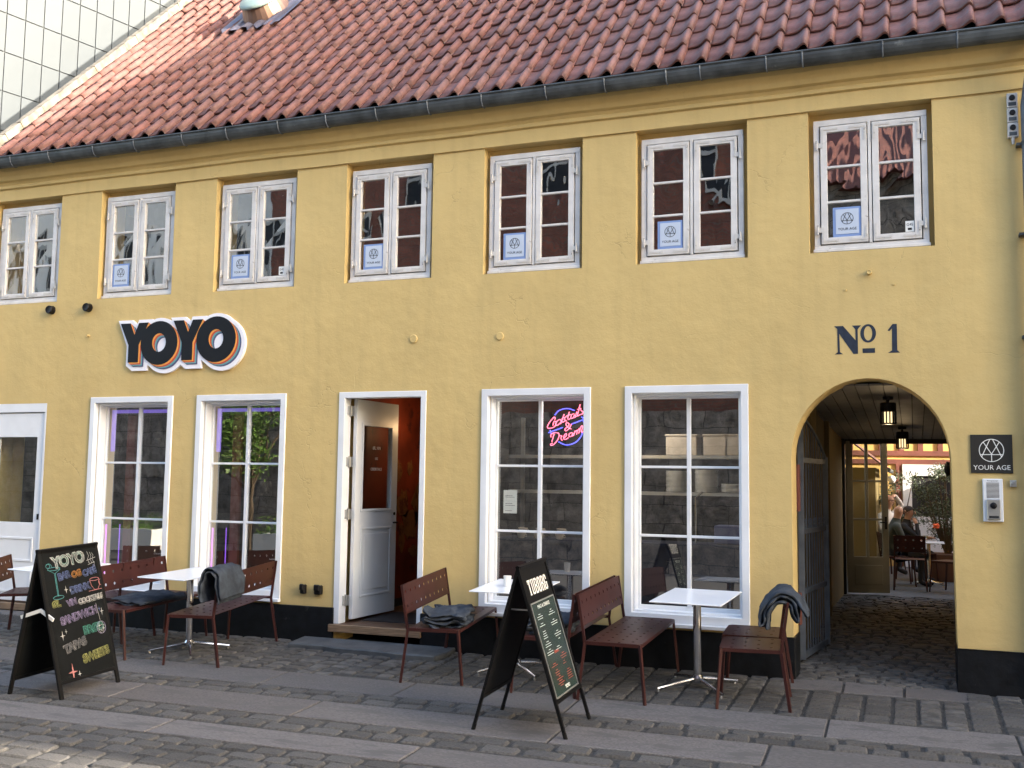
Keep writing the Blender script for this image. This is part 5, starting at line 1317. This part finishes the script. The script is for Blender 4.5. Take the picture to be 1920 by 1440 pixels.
# ================================================================== COURTYARD BEHIND THE PASSAGE
FZ = .175
ht = empty('half_timbered_house', label='yellow half timbered house with oxblood beams at the back of the courtyard', cat='building', mtx=Matrix.Translation((-.35, 12.0, 0)) @ Matrix.Rotation(R(16), 4, 'Z'))
mb = MB(); mb.box(-2.2, 4, 0, 3, 0, 7); mb.obj('wall', M['infill'], ht)
def beam(x0, x1, z0, z1, p=.03):
    mb = MB(); mb.box(x0, x1, -p, -.001, z0, z1); mb.obj('beam', M['timber'], ht)
beam(-2.2, 4, 2.34, 2.44); beam(-2.2, 4, 2.18, 2.27, .028); beam(-2.2, 4, 3.2, 3.3)
for x in (-.25, .13, .50, .88, 1.26): beam(x-.05, x+.05, 2.44, 3.2)
beam(.02, .12, FZ, 2.18); beam(-.9, -.8, 2.44, 3.2)
mb = MB(); mb.poly(rect(.14, 1.9, FZ, 2.17), [rect(.31, 1.35, 1.15, 1.95)], -.05, -.002, lambda x, z, d: (x, d, z)); gtw = mb.obj('white_shutter_front', M['white'], ht)
mb = MB(); mb.box(.31, 1.35, -.012, -.0025, 1.15, 1.95); mb.obj('opening', M['ink'], gtw)
mb = MB(); mb.box(3.0, 7.5, 6.4, 14.5, 0, 2.95)  # added out of view, height set to shade the lower courtyard
cw_ = mb.obj('courtyard_shade_block', M['infill']); tag(cw_, 'unseen low block added right of the courtyard to shade it', 'building')
# low outbuilding with tiled eave on the left
ob = empty('courtyard_outbuilding', label='low outbuilding with a red tiled roof seen left through the passage', cat='building')
mb = MB(); mb.box(-3.3, -.62, 9.2, 11.6, 0, 2.06); mb.obj('wall', M['stucco_dark'], ob)
V_ = []
nx_ = 80
for i in range(nx_+1):
    x = 9.0+2.7*i/nx_; bu = .03*math.sin(i*math.pi/3.5)
    V_ += [(-.42, x, 2.05+bu), (-1.6, x, 3.0+bu)]
rf = link('roof', mesh_from('roof', V_, [(2*i, 2*i+2, 2*i+3, 2*i+1) for i in range(nx_)], [M['tile']]), ob)
mb = MB(); mb.tube([(-.40, 9.0, 2.02), (-.40, 11.7, 2.02)], .04, 8); mb.obj('gutter', M['gutter'], ob)
mb = MB(); mb.lathe([(.01, -.07), (.05, -.05), (.07, 0), (.05, .05), (.01, .07)], n=14); o = mb.obj('globe_lamp', M['crockery'], None, Matrix.Translation((-.36, 9.6, 1.86)), smooth=True); tag(o, 'white globe lamp on the courtyard wall left of the white front', 'lamp')
mb = MB(); mb.lathe([(.02, 0), (.06, .02), (.07, .08), (.03, .12)], n=14)
for v in mb.V: v.x, v.y, v.z = .325-v.z*.5, .47+v.x, 1.92+v.y
# small dark wall fitting on the right jamb of the passage mouth
thing(mb, 'wall_fitting', M['blackplastic'], 'small black fitting on the right jamb inside the arch', 'fitting')
tree('olive_tree', (.50, 9.2, FZ), 2.0, .62, 5200, .052, 'olive bush in a planter at the right of the courtyard view', 'shrub', M['leaf'], trunkh=.22, seed=8, clumps=22)
tree('olive_tree', (-.28, 10.8, FZ), 1.85, .46, 3200, .052, 'darker olive bush further back left of the white front', 'shrub', M['leaf'], trunkh=.3, seed=11, clumps=14)
mb = MB(); mb.box(.15, .85, 8.9, 9.5, FZ, FZ+.45); thing(mb, 'planter', M['pot'], 'rusty brown planter under the olive bush in the courtyard', 'planter', bevel=.01)
mb = MB()
for k in range(7):
    a = k*.9; mb.lathe([(.004, -.02), (.022, -.01), (.028, .0), (.02, .015), (.004, .02)], (.33+.03*math.cos(a), 8.62+.02*math.sin(a), 1.10+.025*math.sin(a*2)), 8)
thing(mb, 'orange_flower', M['flower'], 'orange blossom in front of the olive bush', 'flower')
# courtyard tables, chairs
tb = copy_tree(T0); tb.matrix_world = Matrix.Translation((.20, 8.1, FZ)) @ Matrix.Diagonal((.75, .75, .86, 1)); tag(tb, 'small white pedestal table in the courtyard where guests sit', 'table', 'courtyard tables')
def dark_chair(x, y, rz, label):
    c = chair0 if False else copy_tree(chair0); c.matrix_world = Matrix.Translation((x, y, FZ)) @ Matrix.Rotation(rz, 4, 'Z') @ Matrix.Diagonal((.9, .9, .95, 1)); tag(c, label, 'chair', 'courtyard chairs'); return c
dark_chair(-.08, 7.30, R(90), 'empty dark red chair with its back to the passage in the courtyard')
dark_chair(.52, 7.15, R(150), 'dark chair at the right edge of the courtyard view')
dark_chair(-.28, 7.95, R(10), 'dark chair under the man with the shaved head')
dark_chair(.02, 8.95, R(-60), 'dark chair under the man in black')
for i, (x, y) in enumerate(((.10, 8.0), (.16, 8.12))):
    mb = MB(); mb.lathe([(.025, 0), (.032, .1), (.030, .1), (.023, .006)], (x, y, FZ+.69), 12); thing(mb, 'drinking_glass', M['clear'], 'clear drinking glass %s on the courtyard table' % ('at left' if i == 0 else 'at right'), 'glass', 'glasses on the courtyard table')

def person(name, origin, yawz, label, jacket, legs, hair, bald=False, pose='seated', arm='table', scale=1.0, shirt=None):
    """seated figure facing +X in local space: one skinned body, hair and shoes as children"""
    root = empty(name, label=label, cat='person', mtx=Matrix.Translation(origin) @ Matrix.Rotation(yawz, 4, 'Z') @ Matrix.Scale(scale, 4))
    J = {'pelvis': (0, 0, .50), 'waist': (-.02, 0, .66), 'chest': (.02, 0, .88), 'neckb': (.05, 0, 1.03), 'neck': (.075, 0, 1.11), 'head': (.10, 0, 1.20), 'crown': (.095, 0, 1.285)}
    for s, y in (('l', .1), ('r', -.1)):
        J['hip'+s] = (.04, y, .49); J['knee'+s] = (.44, y*1.4, .50); J['ank'+s] = (.42+.05*(1 if s == 'l' else -1), y*1.5, .09); J['toe'+s] = (.60+.05*(1 if s == 'l' else -1), y*1.6, .035)
        J['sh'+s] = (.03, y*1.9, .97); J['el'+s] = (.12, y*2.5, .72); J['wr'+s] = (.36, y*1.6, .76); J['ha'+s] = (.44, y*1.2, .765)
    if arm == 'head':
        J['ell'] = (.10, .36, 1.15); J['wrl'] = (.10, .17, 1.32); J['hal'] = (.10, .09, 1.29)
    if arm == 'chin':
        J['elr'] = (.30, -.2, .76); J['wrr'] = (.24, -.07, 1.0); J['har'] = (.20, -.03, 1.07)
    names = list(J); idx = {k: i for i, k in enumerate(names)}
    E_ = [('pelvis', 'waist'), ('waist', 'chest'), ('chest', 'neckb'), ('neckb', 'neck'), ('neck', 'head'), ('head', 'crown')]
    rad = {'pelvis': .155, 'waist': .135, 'chest': .155, 'neckb': .085, 'neck': .052, 'head': .088, 'crown': .06}
    for s in 'lr':
        E_ += [('pelvis', 'hip'+s), ('hip'+s, 'knee'+s), ('knee'+s, 'ank'+s), ('ank'+s, 'toe'+s), ('chest', 'sh'+s), ('sh'+s, 'el'+s), ('el'+s, 'wr'+s), ('wr'+s, 'ha'+s)]
        rad.update({'hip'+s: .10, 'knee'+s: .065, 'ank'+s: .045, 'toe'+s: .04, 'sh'+s: .066, 'el'+s: .05, 'wr'+s: .032, 'ha'+s: .034})
    Vx = [J[k] for k in names]; Ed = [(idx[a], idx[b]) for a, b in E_]; rd_ = [rad[k] for k in names]; nmain = len(names)
    for s in 'lr':          # fingers
        w_, h_ = Vector(J['wr'+s]), Vector(J['ha'+s]); d = (h_-w_).normalized(); sd2 = d.cross(Vector((0, 0, 1))).normalized()
        for k, (o_, l_) in enumerate(((-.024, .055), (-.008, .065), (.008, .062), (.024, .048), (-.036, .04))):
            a = h_ + sd2*o_ + (d*.01 if k < 4 else -d*.01); b = a + d*l_*.6 + sd2*(o_*.2); c = b + d*l_*.35 + Vector((0, 0, -.015))
            n0 = len(Vx); Vx += [a, b, c]; Ed += [(idx['ha'+s], n0), (n0, n0+1), (n0+1, n0+2)]; rd_ += [.011, .0095, .008]
    me = bpy.data.meshes.new('body'); me.from_pydata([tuple(v) for v in Vx], Ed, [])
    o = bpy.data.objects.new('body', me); COL.objects.link(o)
    o.modifiers.new('sk', 'SKIN'); sv = me.skin_vertices[0].data
    for i, r_ in enumerate(rd_): sv[i].radius = (r_, r_*(.85 if i < nmain and names[i] in ('pelvis', 'waist', 'chest') else 1))
    sv[0].use_root = True
    sb_ = o.modifiers.new('ss', 'SUBSURF'); sb_.levels = 2; sb_.render_levels = 2
    me2 = bpy.data.meshes.new_from_object(o.evaluated_get(bpy.context.evaluated_depsgraph_get())); bpy.data.objects.remove(o)
    for m_ in (M[jacket], M[legs], M['skin'], M['blackcloth']): me2.materials.append(m_)
    hd = Vector(J['head'])
    for p in me2.polygons:
        c = p.center; mi_ = 0
        if c.z < .60 and not any((c-Vector(J['ha'+s])).length < .1 for s in 'lr'): mi_ = 1
        if c.z < .085: mi_ = 3
        if (c-hd).length < .135 and c.z > 1.085: mi_ = 2
        for s in 'lr':
            if (c-Vector(J['ha'+s])).length < .085 or (c-(Vector(J['ha'+s])*2-Vector(J['wr'+s]))).length < .09: mi_ = 2
        p.material_index = mi_; p.use_smooth = True
    me2.name = 'body'; body = link('body', me2, root)
    mb = MB()       # nose and ears
    mb.tube([(.185, 0, 1.225), (.205, 0, 1.195), (.185, 0, 1.185)], [.008, .014, .010], 8)
    for s in (-1, 1): mb.tube([(.095, s*.085, 1.225), (.085, s*.10, 1.205), (.095, s*.087, 1.175)], [.010, .013, .008], 6)
    mb.obj('face_features', M['skin'], body, smooth=True)
    mb = MB()
    for s in (-1, 1): mb.lathe([(.002, -.006), (.009, 0), (.002, .006)], (.178, s*.033, 1.222), 8)
    mb.bar((.185, -.022, 1.160), (.185, .022, 1.160), .006, .005); mb.obj('eyes', M['hair_dark'], body)
    if not bald:
        mb = MB(); n_ = 14; Vh = []
        for i in range(8):
            th = i/7*R(118 if hair != 'hair_fair' else 150)
            for j in range(n_):
                a = 2*math.pi*j/n_; lim = 1.0
                rr = .108+.006*math.sin(a*5+i)
                back = .5-.5*math.cos(a)       # 0 at face, 1 at back
                t2 = th*(.52+.48*back)
                Vh.append(Vector((.082+rr*math.sin(t2)*math.cos(a), rr*.92*math.sin(t2)*math.sin(a), 1.215+.108*math.cos(t2)*1.05)))
        Fh = [(i*n_+j, i*n_+(j+1) % n_, (i+1)*n_+(j+1) % n_, (i+1)*n_+j) for i in range(7) for j in range(n_)]
        mb.add(Vh, Fh); mb.obj('hair', M[hair], body, smooth=True)
    return root
person('person', (-.33, 7.95, FZ-.02), R(12), 'man with a shaved head in a dark green jacket seated at the courtyard table', 'greenjacket', 'denim', None, bald=True, scale=.99)
person('person', (-.17, 9.1, FZ-.02), R(-15), 'dark haired man in black seated beyond, resting his chin on his hand', 'blackcloth', 'denim', 'hair_dark', arm='chin', scale=.95)
person('person', (-.52, 10.4, FZ), R(-35), 'woman in a white top seated further back with a hand to her head', 'whitecloth', 'denim', 'hair_fair', arm='head', scale=1.06)
dark_chair(-.50, 10.4, R(-30), 'chair under the woman in white far back in the courtyard')
